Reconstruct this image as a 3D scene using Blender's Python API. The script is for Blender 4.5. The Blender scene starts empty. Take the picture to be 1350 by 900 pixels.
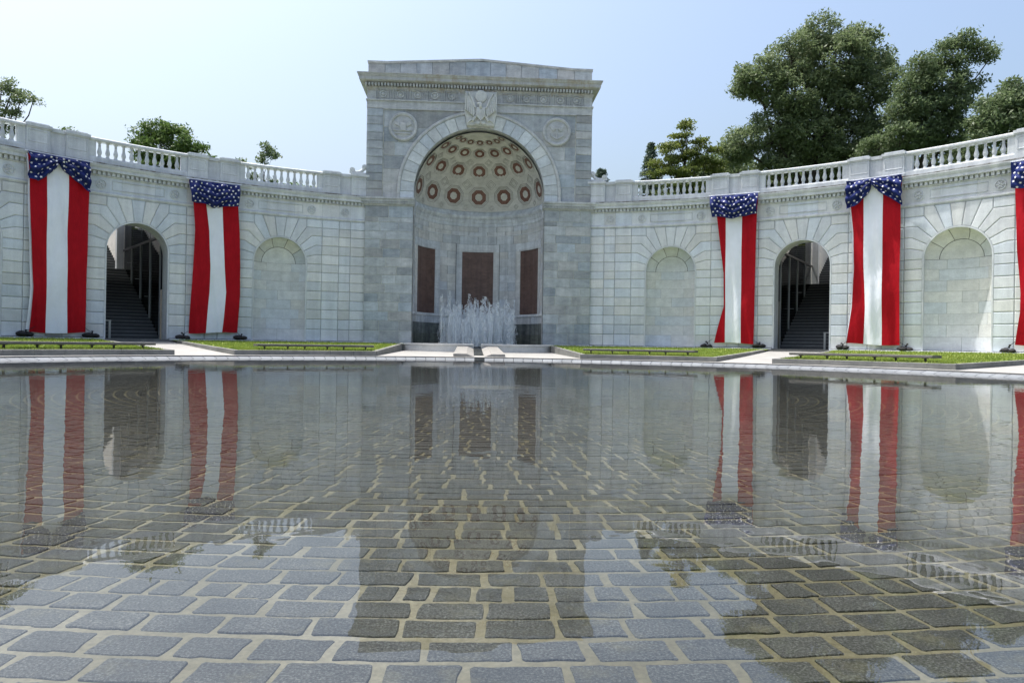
import bpy, math, random
import numpy as np
from mathutils import Vector, Matrix
random.seed(7); rng = np.random.default_rng(7)
S = bpy.context.scene; COL = S.collection
sin, cos, pi, rad = math.sin, math.cos, math.pi, math.radians

# ------------------------------------------------------------------ camera
cam = bpy.data.cameras.new('camera'); cam.sensor_width = 36; cam.lens = 36 * 917.8 / 1350
cam.clip_start = .02; cam.clip_end = 4000
co = bpy.data.objects.new('camera', cam); COL.objects.link(co); S.camera = co
YAW, PITCH, ROLL = .0591, .0027, .0158
fwd = Vector((sin(YAW) * cos(PITCH), cos(YAW) * cos(PITCH), sin(PITCH)))
q = fwd.to_track_quat('-Z', 'Y').to_matrix().to_4x4()
co.matrix_world = Matrix.Translation((-.3006, -11.403, .5058)) @ q @ Matrix.Rotation(ROLL, 4, 'Z')

# ------------------------------------------------------------------ sky, sun, exposure
SUN = Vector((-.33, .17, 1)).normalized()
w = bpy.data.worlds.new('World'); S.world = w; w.use_nodes = True
nt = w.node_tree; sk = nt.nodes.new('ShaderNodeTexSky'); sk.sky_type = 'NISHITA'; sk.sun_disc = False
sk.sun_elevation = math.asin(SUN.z); sk.sun_rotation = math.atan2(SUN.x, SUN.y)
sk.altitude = 0; sk.air_density = 1.4; sk.dust_density = 7.5; sk.ozone_density = 4.2
nt.links.new(sk.outputs[0], nt.nodes['Background'].inputs[0]); nt.nodes['Background'].inputs[1].default_value = .112
sl = bpy.data.lights.new('sun', 'SUN'); sl.energy = 2.6; sl.angle = rad(.53); sl.color = (1, .97, .92)
so = bpy.data.objects.new('sun', sl); COL.objects.link(so); so.rotation_euler = SUN.to_track_quat('Z', 'Y').to_euler()
S.view_settings.view_transform = 'Standard'; S.view_settings.look = 'None'; S.view_settings.exposure = 1.22; S.view_settings.gamma = 1
S.cycles.transparent_max_bounces = 24; S.cycles.max_bounces = 8

# ------------------------------------------------------------------ helpers
def N(nt, t, **kw):
    n = nt.nodes.new(t)
    for k, v in kw.items(): setattr(n, k, v)
    return n
def newmat(name):
    m = bpy.data.materials.new(name); m.use_nodes = True
    return m, m.node_tree, m.node_tree.nodes['Principled BSDF']
def noise(nt, vec, scale, detail=4, rough=.6):
    n = N(nt, 'ShaderNodeTexNoise'); n.inputs['Scale'].default_value = scale; n.inputs['Detail'].default_value = detail
    n.inputs['Roughness'].default_value = rough; nt.links.new(vec, n.inputs['Vector']); return n.outputs['Fac']
def ramp(nt, fac, stops):
    r = N(nt, 'ShaderNodeValToRGB'); nt.links.new(fac, r.inputs[0]); e = r.color_ramp.elements
    while len(e) < len(stops): e.new(.5)
    for el, (p, c) in zip(e, stops): el.position = p; el.color = (*c, 1) if len(c) == 3 else c
    return r.outputs[0]
def mixc(nt, a, b, fac, mode='MULTIPLY'):
    m = N(nt, 'ShaderNodeMix', data_type='RGBA', blend_type=mode)
    for i, v in ((6, a), (7, b)):
        if isinstance(v, tuple): m.inputs[i].default_value = (*v, 1)
        else: nt.links.new(v, m.inputs[i])
    if isinstance(fac, float): m.inputs[0].default_value = fac
    else: nt.links.new(fac, m.inputs[0])
    return m.outputs[2]
def scaled(nt, vec, s):
    m = N(nt, 'ShaderNodeVectorMath', operation='MULTIPLY'); nt.links.new(vec, m.inputs[0]); m.inputs[1].default_value = s
    return m.outputs[0]
def addrand(nt, vec, k=37.0):          # shift the pattern from one stone to the next
    oi = N(nt, 'ShaderNodeObjectInfo'); m = N(nt, 'ShaderNodeMath', operation='MULTIPLY'); m.inputs[1].default_value = k
    nt.links.new(oi.outputs['Random'], m.inputs[0]); a = N(nt, 'ShaderNodeVectorMath', operation='ADD')
    nt.links.new(vec, a.inputs[0]); nt.links.new(m.outputs[0], a.inputs[1]); return a.outputs[0], oi.outputs['Random']
def stone_mat(name, dark, light, rand=(.8, 1.12), vein=.35, streak=.3, rough=.75, grain=60, bump=.25, tint=None, shift=True, mscale=1.1):
    m, nt, b = newmat(name); g = N(nt, 'ShaderNodeNewGeometry').outputs['Position']
    v, r = addrand(nt, g) if shift else (g, None)
    c = ramp(nt, noise(nt, v, mscale, 6, .65), [(.3, dark), (.68, light)])
    vv = ramp(nt, noise(nt, scaled(nt, v, (1, 1, 2.2)), 2.6, 8, .75), [(.35, (1 - vein,) * 3), (.6, (1, 1, 1))]); c = mixc(nt, c, vv, 1.0)
    if streak:
        st = ramp(nt, noise(nt, scaled(nt, g, (2.4, 2.4, .16)), 1.6, 5, .6), [(.38, (1 - streak, 1 - streak, 1 - streak * .92)), (.62, (1, 1, 1))]); c = mixc(nt, c, st, 1.0)
    gr = ramp(nt, noise(nt, g, grain, 2, .5), [(.3, (.86,) * 3), (.7, (1.1,) * 3)]); c = mixc(nt, c, gr, 1.0)
    if shift:
        rr = ramp(nt, r, [(0, (rand[0],) * 3), (1, (rand[1],) * 3)]); c = mixc(nt, c, rr, 1.0)
        if tint:
            wn = N(nt, 'ShaderNodeTexWhiteNoise', noise_dimensions='1D'); nt.links.new(r, wn.inputs['W'])
            c = mixc(nt, c, ramp(nt, wn.outputs['Value'], tint), 1.0)
    nt.links.new(c, b.inputs['Base Color']); b.inputs['Roughness'].default_value = rough
    b.inputs['Specular IOR Level'].default_value = .3
    bp = N(nt, 'ShaderNodeBump'); bp.inputs['Strength'].default_value = bump; bp.inputs['Distance'].default_value = .01
    nt.links.new(noise(nt, g, 22, 6, .7), bp.inputs['Height']); nt.links.new(bp.outputs[0], b.inputs['Normal'])
    return m
def plain(name, col, rough=.6, metal=0, var=.15, scale=8, spec=.4):
    m, nt, b = newmat(name); g = N(nt, 'ShaderNodeNewGeometry').outputs['Position']
    c = ramp(nt, noise(nt, g, scale, 4), [(.3, tuple(x * (1 - var) for x in col)), (.7, tuple(x * (1 + var) for x in col))])
    nt.links.new(c, b.inputs['Base Color']); b.inputs['Roughness'].default_value = rough; b.inputs['Metallic'].default_value = metal
    b.inputs['Specular IOR Level'].default_value = spec
    return m

T3 = [(0, (.94, .98, 1.03)), (.5, (1, 1, 1)), (1, (1.03, 1.0, .95))]
T4 = [(0, (.90, .97, 1.02)), (.35, (.98, 1, 1)), (.7, (1.0, 1.01, .98)), (1, (1.06, 1.02, .96))]
M = {}
M['wall'] = stone_mat('pale wall stone', (.59, .63, .66), (.69, .72, .745), (.91, 1.07), .1, .12, tint=T3)
M['trim'] = stone_mat('pale moulding stone', (.56, .60, .625), (.66, .69, .71), (1, 1), .12, .2, shift=False)
def stained_mat(name, base, stain, thr):
    m = stone_mat(name, tuple(x * .88 for x in base), base, (1, 1), .2, .2, shift=False); nt = m.node_tree; b = nt.nodes['Principled BSDF']; c = b.inputs['Base Color'].links[0].from_socket
    g = N(nt, 'ShaderNodeNewGeometry').outputs['Position']; f = ramp(nt, noise(nt, scaled(nt, g, (1, 1, .3)), 2.4, 8, .72), [(thr - .06, (0, 0, 0)), (thr + .07, (.85,) * 3)])
    nt.links.new(mixc(nt, c, stain, f, 'MIX'), b.inputs['Base Color']); return m
M['drip'] = stained_mat('stained drip edge', (.52, .54, .53), (.10, .085, .065), .5); M['granite_stained'] = stained_mat('stained granite cornice', (.52, .54, .545), (.32, .295, .25), .54)
M['niche'] = stone_mat('veined niche stone', (.59, .615, .63), (.69, .71, .72), (.92, 1.06), .16, .06, tint=T3, mscale=2.2)
M['joint'] = plain('wall mortar', (.15, .155, .15), .95, var=.3)
M['granite'] = stone_mat('grey blue granite', (.34, .375, .405), (.49, .52, .55), (.78, 1.18), .26, .16, tint=T4, mscale=1.6)
M['granite_trim'] = stone_mat('grey granite moulding', (.47, .50, .51), (.59, .615, .62), (1, 1), .28, .2, shift=False)
M['voussoir'] = stone_mat('light granite voussoir', (.53, .585, .615), (.66, .71, .73), (.86, 1.1), .22, .15, tint=T3)
M['mortar'] = plain('pale mortar', (.50, .51, .47), .95, var=.35, scale=3)
M['carving'] = stone_mat('pale carved marble', (.56, .59, .58), (.66, .68, .66), (1, 1), .14, .14, shift=False)
M['dome'] = stone_mat('cream dome tile', (.54, .545, .51), (.65, .65, .61), (1, 1), .22, 0, shift=False, bump=.1)
M['apse'] = stone_mat('pale apse stone', (.60, .63, .635), (.71, .735, .735), (.88, 1.08), .22, .25, tint=T3)
M['apse_base'] = stone_mat('wet mossy stone', (.15, .175, .145), (.26, .285, .245), (.8, 1.1), .5, .5, rough=.45)
M['redtile'] = plain('brown red glazed tile', (.16, .08, .06), .5, var=.3, scale=14)
M['panel'] = stone_mat('dark red marble', (.13, .082, .068), (.19, .122, .102), (1, 1), .35, .2, rough=.4, shift=False, grain=90)
M['coping'] = stone_mat('light coping stone', (.19, .205, .222), (.26, .275, .29), (.9, 1.08), .12, 0, rough=.3)
M['dark_granite'] = stone_mat('dark grey granite', (.10, .105, .10), (.17, .17, .16), (.9, 1.1), .25, .2)
M['kerb'] = stone_mat('grey kerb granite', (.15, .155, .145), (.24, .24, .225), (.9, 1.1), .25, .15, shift=False)
M['pave'] = stone_mat('cream paving', (.275, .272, .258), (.34, .335, .318), (.95, 1.05), .14, 0, shift=False)
M['beige'] = stone_mat('beige slab stone', (.25, .242, .225), (.32, .31, .29), (1, 1), .2, .1, shift=False)
M['cream'] = stone_mat('cream veined stone', (.72, .705, .65), (.82, .80, .74), (1, 1), .16, 0, shift=False, mscale=2.5)
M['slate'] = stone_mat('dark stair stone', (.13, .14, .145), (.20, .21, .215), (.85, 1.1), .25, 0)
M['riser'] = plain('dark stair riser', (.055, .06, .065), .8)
M['steel'] = plain('brushed steel', (.28, .30, .31), .4, .7, .08)
M['darkmetal'] = plain('dark frame metal', (.05, .05, .055), .4, .5, .1)
M['bench'] = plain('weathered bench top', (.115, .11, .10), .7, var=.25, scale=20)
M['bag'] = plain('black bag fabric', (.012, .012, .014), .75, var=.4, scale=30)
M['earth'] = plain('hill grass', (.05, .085, .025), .95, var=.35, scale=.7)

def cloth(name, col, var=.08):
    m, nt, b = newmat(name); g = N(nt, 'ShaderNodeNewGeometry').outputs['Position']
    c = ramp(nt, noise(nt, g, 3, 4), [(.3, tuple(x * (1 - var) for x in col)), (.7, tuple(min(1, x * (1 + var)) for x in col))])
    nt.links.new(c, b.inputs['Base Color']); b.inputs['Roughness'].default_value = .6; b.inputs['Specular IOR Level'].default_value = .1
    pass
    bp = N(nt, 'ShaderNodeBump'); bp.inputs['Strength'].default_value = .6; bp.inputs['Distance'].default_value = .07
    nt.links.new(noise(nt, scaled(nt, g, (1, 1, .4)), 4.2, 6, .6), bp.inputs['Height']); nt.links.new(bp.outputs[0], b.inputs['Normal'])
    return m
M['red'] = cloth('red banner cloth', (.34, .005, .012)); M['white'] = cloth('white banner cloth', (.73, .765, .84), .03)
M['blue'] = cloth('navy banner cloth', (.016, .026, .12)); M['star'] = plain('white star print', (.78, .78, .82), .6, var=.03)

def foliage(name, a, b_, trans=.42):
    m, nt, b = newmat(name); g = N(nt, 'ShaderNodeNewGeometry').outputs['Position']
    c = ramp(nt, noise(nt, g, 1.1, 5, .75), [(.3, a), (.7, b_)]); nt.links.new(c, b.inputs['Base Color']); b.inputs['Roughness'].default_value = .5
    b.inputs['Specular IOR Level'].default_value = .35
    tr = N(nt, 'ShaderNodeBsdfTranslucent'); nt.links.new(c, tr.inputs[0]); mx = N(nt, 'ShaderNodeMixShader'); mx.inputs[0].default_value = trans
    nt.links.new(b.outputs[0], mx.inputs[1]); nt.links.new(tr.outputs[0], mx.inputs[2]); nt.links.new(mx.outputs[0], nt.nodes['Material Output'].inputs[0])
    return m
M['oak'] = foliage('olive grey oak leaves', (.12, .165, .075), (.20, .25, .125)); M['darkleaf'] = foliage('deep green leaves', (.095, .14, .065), (.165, .215, .105))
M['cedarleaf'] = foliage('yellow green leaves', (.11, .15, .035), (.19, .22, .06)); M['spruce'] = foliage('blue green needles', (.075, .115, .085), (.13, .175, .125), .2)
M['maple'] = foliage('fresh green leaves', (.075, .13, .03), (.13, .2, .055), .35); M['bark'] = plain('dark bark', (.05, .042, .035), .9, var=.4, scale=5)
M['grass'] = foliage('lawn blades', (.13, .22, .03), (.32, .36, .08), .3); M['soil'] = plain('lawn turf', (.17, .22, .04), .95, var=.35, scale=5)

# water: clear, so that light and view pass straight, with a Fresnel mirror on top
def water_mat(name, tint, amp, ripple=True):
    m, nt, b = newmat(name); nt.nodes.remove(b); g = N(nt, 'ShaderNodeNewGeometry').outputs['Position']
    n1 = noise(nt, scaled(nt, g, (1, 1, 1)), 2.6, 3, .5); n2 = noise(nt, g, 11, 2, .5)
    patch = ramp(nt, noise(nt, g, .55, 3, .6), [(.48, (.2,) * 3), (.7, (.7,) * 3)])
    mm = N(nt, 'ShaderNodeMath', operation='MULTIPLY'); nt.links.new(n2, mm.inputs[0]); nt.links.new(patch, mm.inputs[1])
    m3 = N(nt, 'ShaderNodeMath', operation='MULTIPLY_ADD'); nt.links.new(mm.outputs[0], m3.inputs[0]); m3.inputs[1].default_value = .16; nt.links.new(n1, m3.inputs[2])
    bp = N(nt, 'ShaderNodeBump'); bp.inputs['Strength'].default_value = 1; bp.inputs['Distance'].default_value = amp
    nt.links.new(m3.outputs[0], bp.inputs['Height'])
    fr = N(nt, 'ShaderNodeFresnel'); fr.inputs[0].default_value = 1.68; nt.links.new(bp.outputs[0], fr.inputs['Normal'])
    tr = N(nt, 'ShaderNodeBsdfTransparent'); tr.inputs[0].default_value = (*tint, 1)
    gl = N(nt, 'ShaderNodeBsdfGlossy'); gl.inputs['Roughness'].default_value = .008; nt.links.new(bp.outputs[0], gl.inputs['Normal'])
    mx = N(nt, 'ShaderNodeMixShader'); nt.links.new(fr.outputs[0], mx.inputs[0]); nt.links.new(tr.outputs[0], mx.inputs[1]); nt.links.new(gl.outputs[0], mx.inputs[2])
    nt.links.new(mx.outputs[0], nt.nodes['Material Output'].inputs[0]); return m
M['water'] = water_mat('pool water', (.93, .945, .93), .0019)
def glass_mat(name, tint):
    m, nt, b = newmat(name); nt.nodes.remove(b)
    fr = N(nt, 'ShaderNodeFresnel'); fr.inputs[0].default_value = 1.5
    tr = N(nt, 'ShaderNodeBsdfTransparent'); tr.inputs[0].default_value = (*tint, 1); gl = N(nt, 'ShaderNodeBsdfGlossy'); gl.inputs['Roughness'].default_value = .02
    mx = N(nt, 'ShaderNodeMixShader'); nt.links.new(fr.outputs[0], mx.inputs[0]); nt.links.new(tr.outputs[0], mx.inputs[1]); nt.links.new(gl.outputs[0], mx.inputs[2])
    nt.links.new(mx.outputs[0], nt.nodes['Material Output'].inputs[0]); return m
M['glass'] = glass_mat('tinted glass', (.5, .55, .56))
def spray_mat():
    m, nt, b = newmat('white water spray'); nt.nodes.remove(b)
    df = N(nt, 'ShaderNodeBsdfDiffuse'); df.inputs[0].default_value = (.88, .93, .96, 1); tl = N(nt, 'ShaderNodeBsdfTranslucent'); tl.inputs[0].default_value = (.88, .93, .96, 1)
    gl = N(nt, 'ShaderNodeBsdfGlossy'); gl.inputs['Roughness'].default_value = .15
    a = N(nt, 'ShaderNodeMixShader'); a.inputs[0].default_value = .5; nt.links.new(df.outputs[0], a.inputs[1]); nt.links.new(tl.outputs[0], a.inputs[2])
    c = N(nt, 'ShaderNodeMixShader'); c.inputs[0].default_value = .1; nt.links.new(a.outputs[0], c.inputs[1]); nt.links.new(gl.outputs[0], c.inputs[2])
    tr = N(nt, 'ShaderNodeBsdfTransparent'); d = N(nt, 'ShaderNodeMixShader'); d.inputs[0].default_value = .5
    nt.links.new(tr.outputs[0], d.inputs[1]); nt.links.new(c.outputs[0], d.inputs[2]); nt.links.new(d.outputs[0], nt.nodes['Material Output'].inputs[0]); return m
M['spray'] = spray_mat()
def sett_mat():
    m, nt, b = newmat('grey granite sett'); g = N(nt, 'ShaderNodeNewGeometry').outputs['Position']
    c = ramp(nt, noise(nt, g, 5.5, 3, .5), [(.3, (.032, .036, .037)), (.7, (.062, .067, .068))])
    sp = ramp(nt, noise(nt, g, 150, 3, .7), [(.36, (.3,) * 3), (.52, (.9,) * 3), (.66, (2.4, 2.4, 2.3))]); c = mixc(nt, c, sp, 1.0)
    al = ramp(nt, noise(nt, g, 5, 6, .7), [(.55, (0, 0, 0)), (.75, (.4,) * 3)]); c = mixc(nt, c, (.16, .15, .08), al, 'MIX')
    nt.links.new(c, b.inputs['Base Color']); b.inputs['Roughness'].default_value = .8
    bp = N(nt, 'ShaderNodeBump'); bp.inputs['Strength'].default_value = .9; bp.inputs['Distance'].default_value = .012
    nt.links.new(noise(nt, g, 45, 5, .75), bp.inputs['Height']); nt.links.new(bp.outputs[0], b.inputs['Normal']); return m
M['sett'] = sett_mat()
def grout_mat():
    m, nt, b = newmat('sandy grout'); g = N(nt, 'ShaderNodeNewGeometry').outputs['Position']
    c = ramp(nt, noise(nt, g, 1.7, 6, .7), [(.32, (.094, .086, .05)), (.5, (.132, .124, .084)), (.7, (.195, .187, .148))])
    c = mixc(nt, c, ramp(nt, noise(nt, g, 70, 3, .6), [(.3, (.75,) * 3), (.7, (1.15,) * 3)]), 1.0)
    nt.links.new(c, b.inputs['Base Color']); b.inputs['Roughness'].default_value = .95; return m
M['grout'] = grout_mat()

def mesh(name, verts, faces, mat=None, smooth=False):
    me = bpy.data.meshes.new(name); me.from_pydata([tuple(v) for v in verts], [], faces); 
    if mat: me.materials.append(mat if not isinstance(mat, str) else M[mat])
    if smooth: me.polygons.foreach_set('use_smooth', [True] * len(me.polygons))
    me.update(); return me
LOC = {}
def put(name, me, parent=None, mw=None, sub=False):
    o = bpy.data.objects.new(name, me); COL.objects.link(o)
    if parent:
        o.parent = parent
        if not sub: o.matrix_parent_inverse = Matrix.Translation(-LOC.get(parent.name, Vector((0, 0, 0))))
    if mw is not None: o.matrix_basis = mw
    return o
def tag(o, label=None, cat=None, group=None, kind=None):
    for k, v in (('label', label), ('category', cat), ('group', group), ('kind', kind)):
        if v: o[k] = v
    return o
def thing(name, loc, label, cat, group=None):
    o = bpy.data.objects.new(name, None); COL.objects.link(o); o.location = loc; o.empty_display_size = .3
    LOC[o.name] = Vector(loc); return tag(o, label, cat, group)
class MB:
    def __init__(s): s.v, s.f = [], []
    def add(s, v, f):
        n = len(s.v); s.v += [tuple(p) for p in v]; s.f += [tuple(i + n for i in q) for q in f]; return s
    def box(s, x0, x1, y0, y1, z0, z1, mp=None):
        v = [(x, y, z) for z in (z0, z1) for y in (y0, y1) for x in (x0, x1)]
        if mp: v = [mp(*p) for p in v]
        return s.add(v, [(0, 2, 3, 1), (4, 5, 7, 6), (0, 1, 5, 4), (2, 6, 7, 3), (0, 4, 6, 2), (1, 3, 7, 5)])
    def tube(s, pts, rs, n=8, cap=True):
        pts = [Vector(p) for p in pts]; rings = []
        for i, p in enumerate(pts):
            d = (pts[min(i + 1, len(pts) - 1)] - pts[max(i - 1, 0)]).normalized()
            a = d.orthogonal().normalized() if i == 0 else (a - d * a.dot(d)).normalized(); b = d.cross(a)
            r = rs[i] if isinstance(rs, (list, tuple)) else rs
            rings.append([p + (a * cos(2 * pi * k / n) + b * sin(2 * pi * k / n)) * r for k in range(n)])
        v = [p for r in rings for p in r]; f = []
        for i in range(len(rings) - 1):
            for k in range(n): f.append((i * n + k, i * n + (k + 1) % n, (i + 1) * n + (k + 1) % n, (i + 1) * n + k))
        if cap: f.append(tuple(range(n))[::-1]); f.append(tuple((len(rings) - 1) * n + k for k in range(n)))
        return s.add(v, f)
    def mesh(s, name, mat, smooth=False): return mesh(name, s.v, s.f, mat, smooth)

R = 23.0
def cyl(t0=0.0, R=R):
    def f(s, z, d): t = t0 + s / R; r = R - d; return (r * sin(t), r * cos(t), z)
    return f
def inset(poly, g):
    n = len(poly); out = []
    for i in range(n):
        p0, p, p1 = poly[i - 1], poly[i], poly[(i + 1) % n]
        a = (p[0] - p0[0], p[1] - p0[1]); b = (p1[0] - p[0], p1[1] - p[1]); la = math.hypot(*a) or 1e-9; lb = math.hypot(*b) or 1e-9
        na = (-a[1] / la, a[0] / la); nb = (-b[1] / lb, b[0] / lb); k = 1 + na[0] * nb[0] + na[1] * nb[1]; k = max(k, .25)
        out.append((p[0] + (na[0] + nb[0]) * g / k, p[1] + (na[1] + nb[1]) * g / k))
    return out
def stone(mb, poly, mp, g=.006, c=.027, d0=0.0, d1=.052, strip=False):
    n = len(poly); r0 = inset(poly, g); r2 = inset(poly, g + c)
    v = [mp(s, z, d0) for s, z in r0] + [mp(s, z, d1 - c * .9) for s, z in r0] + [mp(s, z, d1) for s, z in r2]
    f = [(i, (i + 1) % n, n + (i + 1) % n, n + i) for i in range(n)] + [(n + i, n + (i + 1) % n, 2 * n + (i + 1) % n, 2 * n + i) for i in range(n)] + ([(2 * n + i, 2 * n + i + 1, 3 * n - 2 - i, 3 * n - 1 - i) for i in range(n // 2 - 1)] if strip else [tuple(range(2 * n, 3 * n))])
    mb.add(v, f); return mb
def stone_me(name, poly, mp, mat, **kw): return stone(MB(), poly, mp, **kw).mesh(name, mat)
def rect(x0, x1, z0, z1): return [(x0, z0), (x1, z0), (x1, z1), (x0, z1)]
def sweep(mb, prof, t0, t1, n, R=R, close=True):          # prof: list of (out, z), counter clockwise seen along +t
    v = []; m = len(prof)
    for i in range(n + 1):
        t = t0 + (t1 - t0) * i / n
        for d, z in prof: v.append(((R - d) * sin(t), (R - d) * cos(t), z))
    f = [(i * m + k, i * m + (k + 1) % m, (i + 1) * m + (k + 1) % m, (i + 1) * m + k) for i in range(n) for k in range(m if close else m - 1)]
    if close: f += [tuple(range(m))[::-1], tuple(n * m + k for k in range(m))]
    return mb.add(v, f)
def RZ(t): return Matrix.Rotation(-t, 4, 'Z')

# ------------------------------------------------------------------ setting: ground, pavement, pool, terrace
o = put('ground', mesh('ground', [(x, y, -1.2) for x, y in ((-1500, -1500), (1500, -1500), (1500, 1500), (-1500, 1500))], [(0, 1, 2, 3)], 'earth')); tag(o, kind='structure')
def sm(a, b, x): x = min(1, max(0, (x - a) / (b - a))); return x * x * (3 - 2 * x)
def pz(r, t):
    k = .085 + .245 * sm(3.5, 6.5, abs(r * sin(t))) if abs(t) < 1.5 else 0
    return .018 + k * max(0, min(1, (r - 12.3) / 10.3))
rs = [12.26, 12.6, 13.2, 14, 15, 16, 17, 18, 19, 20, 21, 22, 22.9, 24.3]; ts = np.linspace(-1.5, 1.5, 121); v = []; f = []
for r in rs:
    for t in ts: v.append((r * sin(t), r * cos(t), pz(r, t)))
nt_ = len(ts)
for i in range(len(rs) - 1):
    for k in range(nt_ - 1): f.append((i * nt_ + k, i * nt_ + k + 1, (i + 1) * nt_ + k + 1, (i + 1) * nt_ + k)[::-1])
n0 = len(v); ts2 = np.linspace(1.5, 2 * pi - 1.5, 65)
for r in (12.26, 70):
    for t in ts2: v.append((r * sin(t), r * cos(t), .018))
for k in range(64): f.append((n0 + k, n0 + k + 1, n0 + 65 + k + 1, n0 + 65 + k)[::-1])
o = put('pavement', mesh('pavement', v, f, 'pave')); tag(o, kind='structure')
# pool: dark rim, coping stones, water, grout bed with setts
ZW, ZF = -.072, -.215
rim = put('pool_rim', sweep(MB(), [(12.26 - 12.26, .019), (0, -.3), (.1, -.3), (.1, -.05), (.035, -.05), (.035, .019)], 0, 2 * pi, 160, R=12.26, close=False).mesh('pool_rim', 'dark_granite')); tag(rim, kind='structure')
nc = 232; dt = 2 * pi / nc
def cop(t_, mbx):
    prof = [(12.215, -.012), (11.92, -.085), (11.9, -.1), (11.9, -.4), (12.215, -.4)]; a = dt / 2 - .0007; v = []
    for s in (-a, a):
        for r, z in prof: v.append((r * sin(s), r * cos(s), z))
    return mesh('coping_stone', v, [(0, 1, 6, 5), (1, 2, 7, 6), (2, 3, 8, 7), (0, 5, 9, 4), (4, 3, 2, 1, 0), (5, 6, 7, 8, 9)], 'coping')
cme = cop(0, None)
for i in range(nc):
    t = i * dt
    if i == 0: continue          # the runnel spills in here
    put('coping_stone', cme, rim, RZ(t))
v = [(0, 0, ZW)] + [(12.15 * sin(2 * pi * k / 128), 12.15 * cos(2 * pi * k / 128), ZW) for k in range(128)]
o = put('water', mesh('water', v, [(0, 1 + (k + 1) % 128, 1 + k) for k in range(128)], 'water')); tag(o, kind='structure')
floor = put('pool_floor', mesh('pool_floor', [(p[0] * 12.2 / 12.15, p[1] * 12.2 / 12.15, ZF - .0018) for p in v], [(0, 1 + (k + 1) % 128, 1 + k) for k in range(128)], 'grout')); tag(floor, kind='structure')
CX, CY = -.30, -11.40
def in_view(x, y):
    dx, dy = x - CX, y - CY; b = math.atan2(dx, dy) - YAW
    return abs(b) < .70 and dy > .5
setts = []; r = 11.86; prow = .126
while r > .6:
    r1, r0 = r, r - prow + .0; short = random.random() < .13; L = (.112 if short else .197) ; t = random.random() * .05; t_end = t + 2 * pi
    while t < t_end - .6 * L / r:
        l = L * random.uniform(.84, 1.18); tm = t + l / 2 / r; x, y = r * sin(tm), r * cos(tm)
        setts.append((r0, r1, t, t + l / r, math.hypot(x - CX, y - CY), in_view(x, y)))
        t += l / r
    r -= prow * random.uniform(.96, 1.04)
def sett_geo(a):
    r0, r1, t0, t1, d, seen = a; g = random.uniform(.0098, .0138); j = lambda: random.uniform(-.0085, .0085); rm = (r0 + r1) / 2; zt = ZF + .0065 + random.uniform(-.0015, .0015)
    sl0, sl1 = j() * .6, j() * .6
    out = [(t0 * rm + g + j(), r0 + g * .95 + j() * .5), (t1 * rm - g + j(), r0 + g * .95 + j() * .5), (t1 * rm - g + j(), r1 - g * .95 + j() * .5), (t0 * rm + g + j(), r1 - g * .95 + j() * .5)]
    # clipped, slightly irregular corners
    poly = []
    for i in range(4):
        p0, p, p1 = out[i - 1], out[i], out[(i + 1) % 4]
        if not seen and d > 4: poly.append(p); continue
        k = random.uniform(.02, .075)
        poly.append((p[0] + (p0[0] - p[0]) * k * .5, p[1] + (p0[1] - p[1]) * k * 1.0)); poly.append((p[0] + (p1[0] - p[0]) * k * .6, p[1] + (p1[1] - p[1]) * k))
        if d < 6: 
            for m in ((.28, .52, .75) if i % 2 == 0 else (.5,)): m += random.uniform(-.08, .08); poly.append((p[0] + (p1[0] - p[0]) * m + j() * .5, p[1] + (p1[1] - p[1]) * m + j() * .55))
    n = len(poly); cx = sum(p[0] for p in poly) / n; cy = sum(p[1] for p in poly) / n
    v = []
    for s, dz in ((1, -.02), (1, -.001), (.985, .0008)):
        for p in poly:
            x = cx + (p[0] - cx) * s; y = cy + (p[1] - cy) * (s if s == 1 else .975); a_ = x / rm; v.append((y * sin(a_), y * cos(a_), zt + dz - .0055 + (sl0 * (y - cy) * 2.5 + sl1 * (x - cx) * 1.2)))
    # ring order: outward facing up
    f = [(k * n + (i + 1) % n, k * n + i, (k + 1) * n + i, (k + 1) * n + (i + 1) % n) for k in range(2) for i in range(n)] + [tuple(range(2 * n, 3 * n))[::-1]]
    return v, f
setts.sort(key=lambda a: a[4]); vis = [a for a in setts if a[4] > .95 and a[5]]; near = [a for a in setts if not (a[4] > .95 and a[5])]
for a in vis[:300]:
    v, f = sett_geo(a); put('sett', mesh('sett', v, f, 'sett'), floor)
mb = MB()
for a in vis[300:] + near: mb.add(*sett_geo(a))
tag(put('setts', mb.mesh('setts', 'sett'), floor), kind='stuff')
# terrace behind the wall, with two openings over the stairs
DT = .659; DT2 = 1.1636
ang = sorted(set([-1.5, 1.5, 0] + [s * a for s in (-1, 1) for a in (DT - .106, DT + .0386, .15, .3, .45, .9, 1.05, 1.25)])); rr = [23.95, 30.4, 39.1, 60, 120, 400]; v = []; f = []; idx = {}
tr_ang = []
for a, b in zip(ang[:-1], ang[1:]):
    k = max(1, int((b - a) / .08)); tr_ang += [a + (b - a) * i / k for i in range(k)]
tr_ang.append(1.5)
for i, r in enumerate(rr):
    for k, t in enumerate(tr_ang): idx[i, k] = len(v); v.append((r * sin(t), r * cos(t), 7.25 + (0 if r < 40 else (r - 40) * .01)))
for i in range(len(rr) - 1):
    for k in range(len(tr_ang) - 1):
        tm = (tr_ang[k] + tr_ang[k + 1]) / 2
        if i == 1 and DT - .106 < abs(tm) < DT + .0386: continue
        if abs(tm) < .24 and i == 0: 
            continue
        f.append((idx[i, k], idx[i, k + 1], idx[i + 1, k + 1], idx[i + 1, k])[::-1])
o = put('terrace', mesh('terrace', v, f, 'earth')); tag(o, kind='structure')

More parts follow.
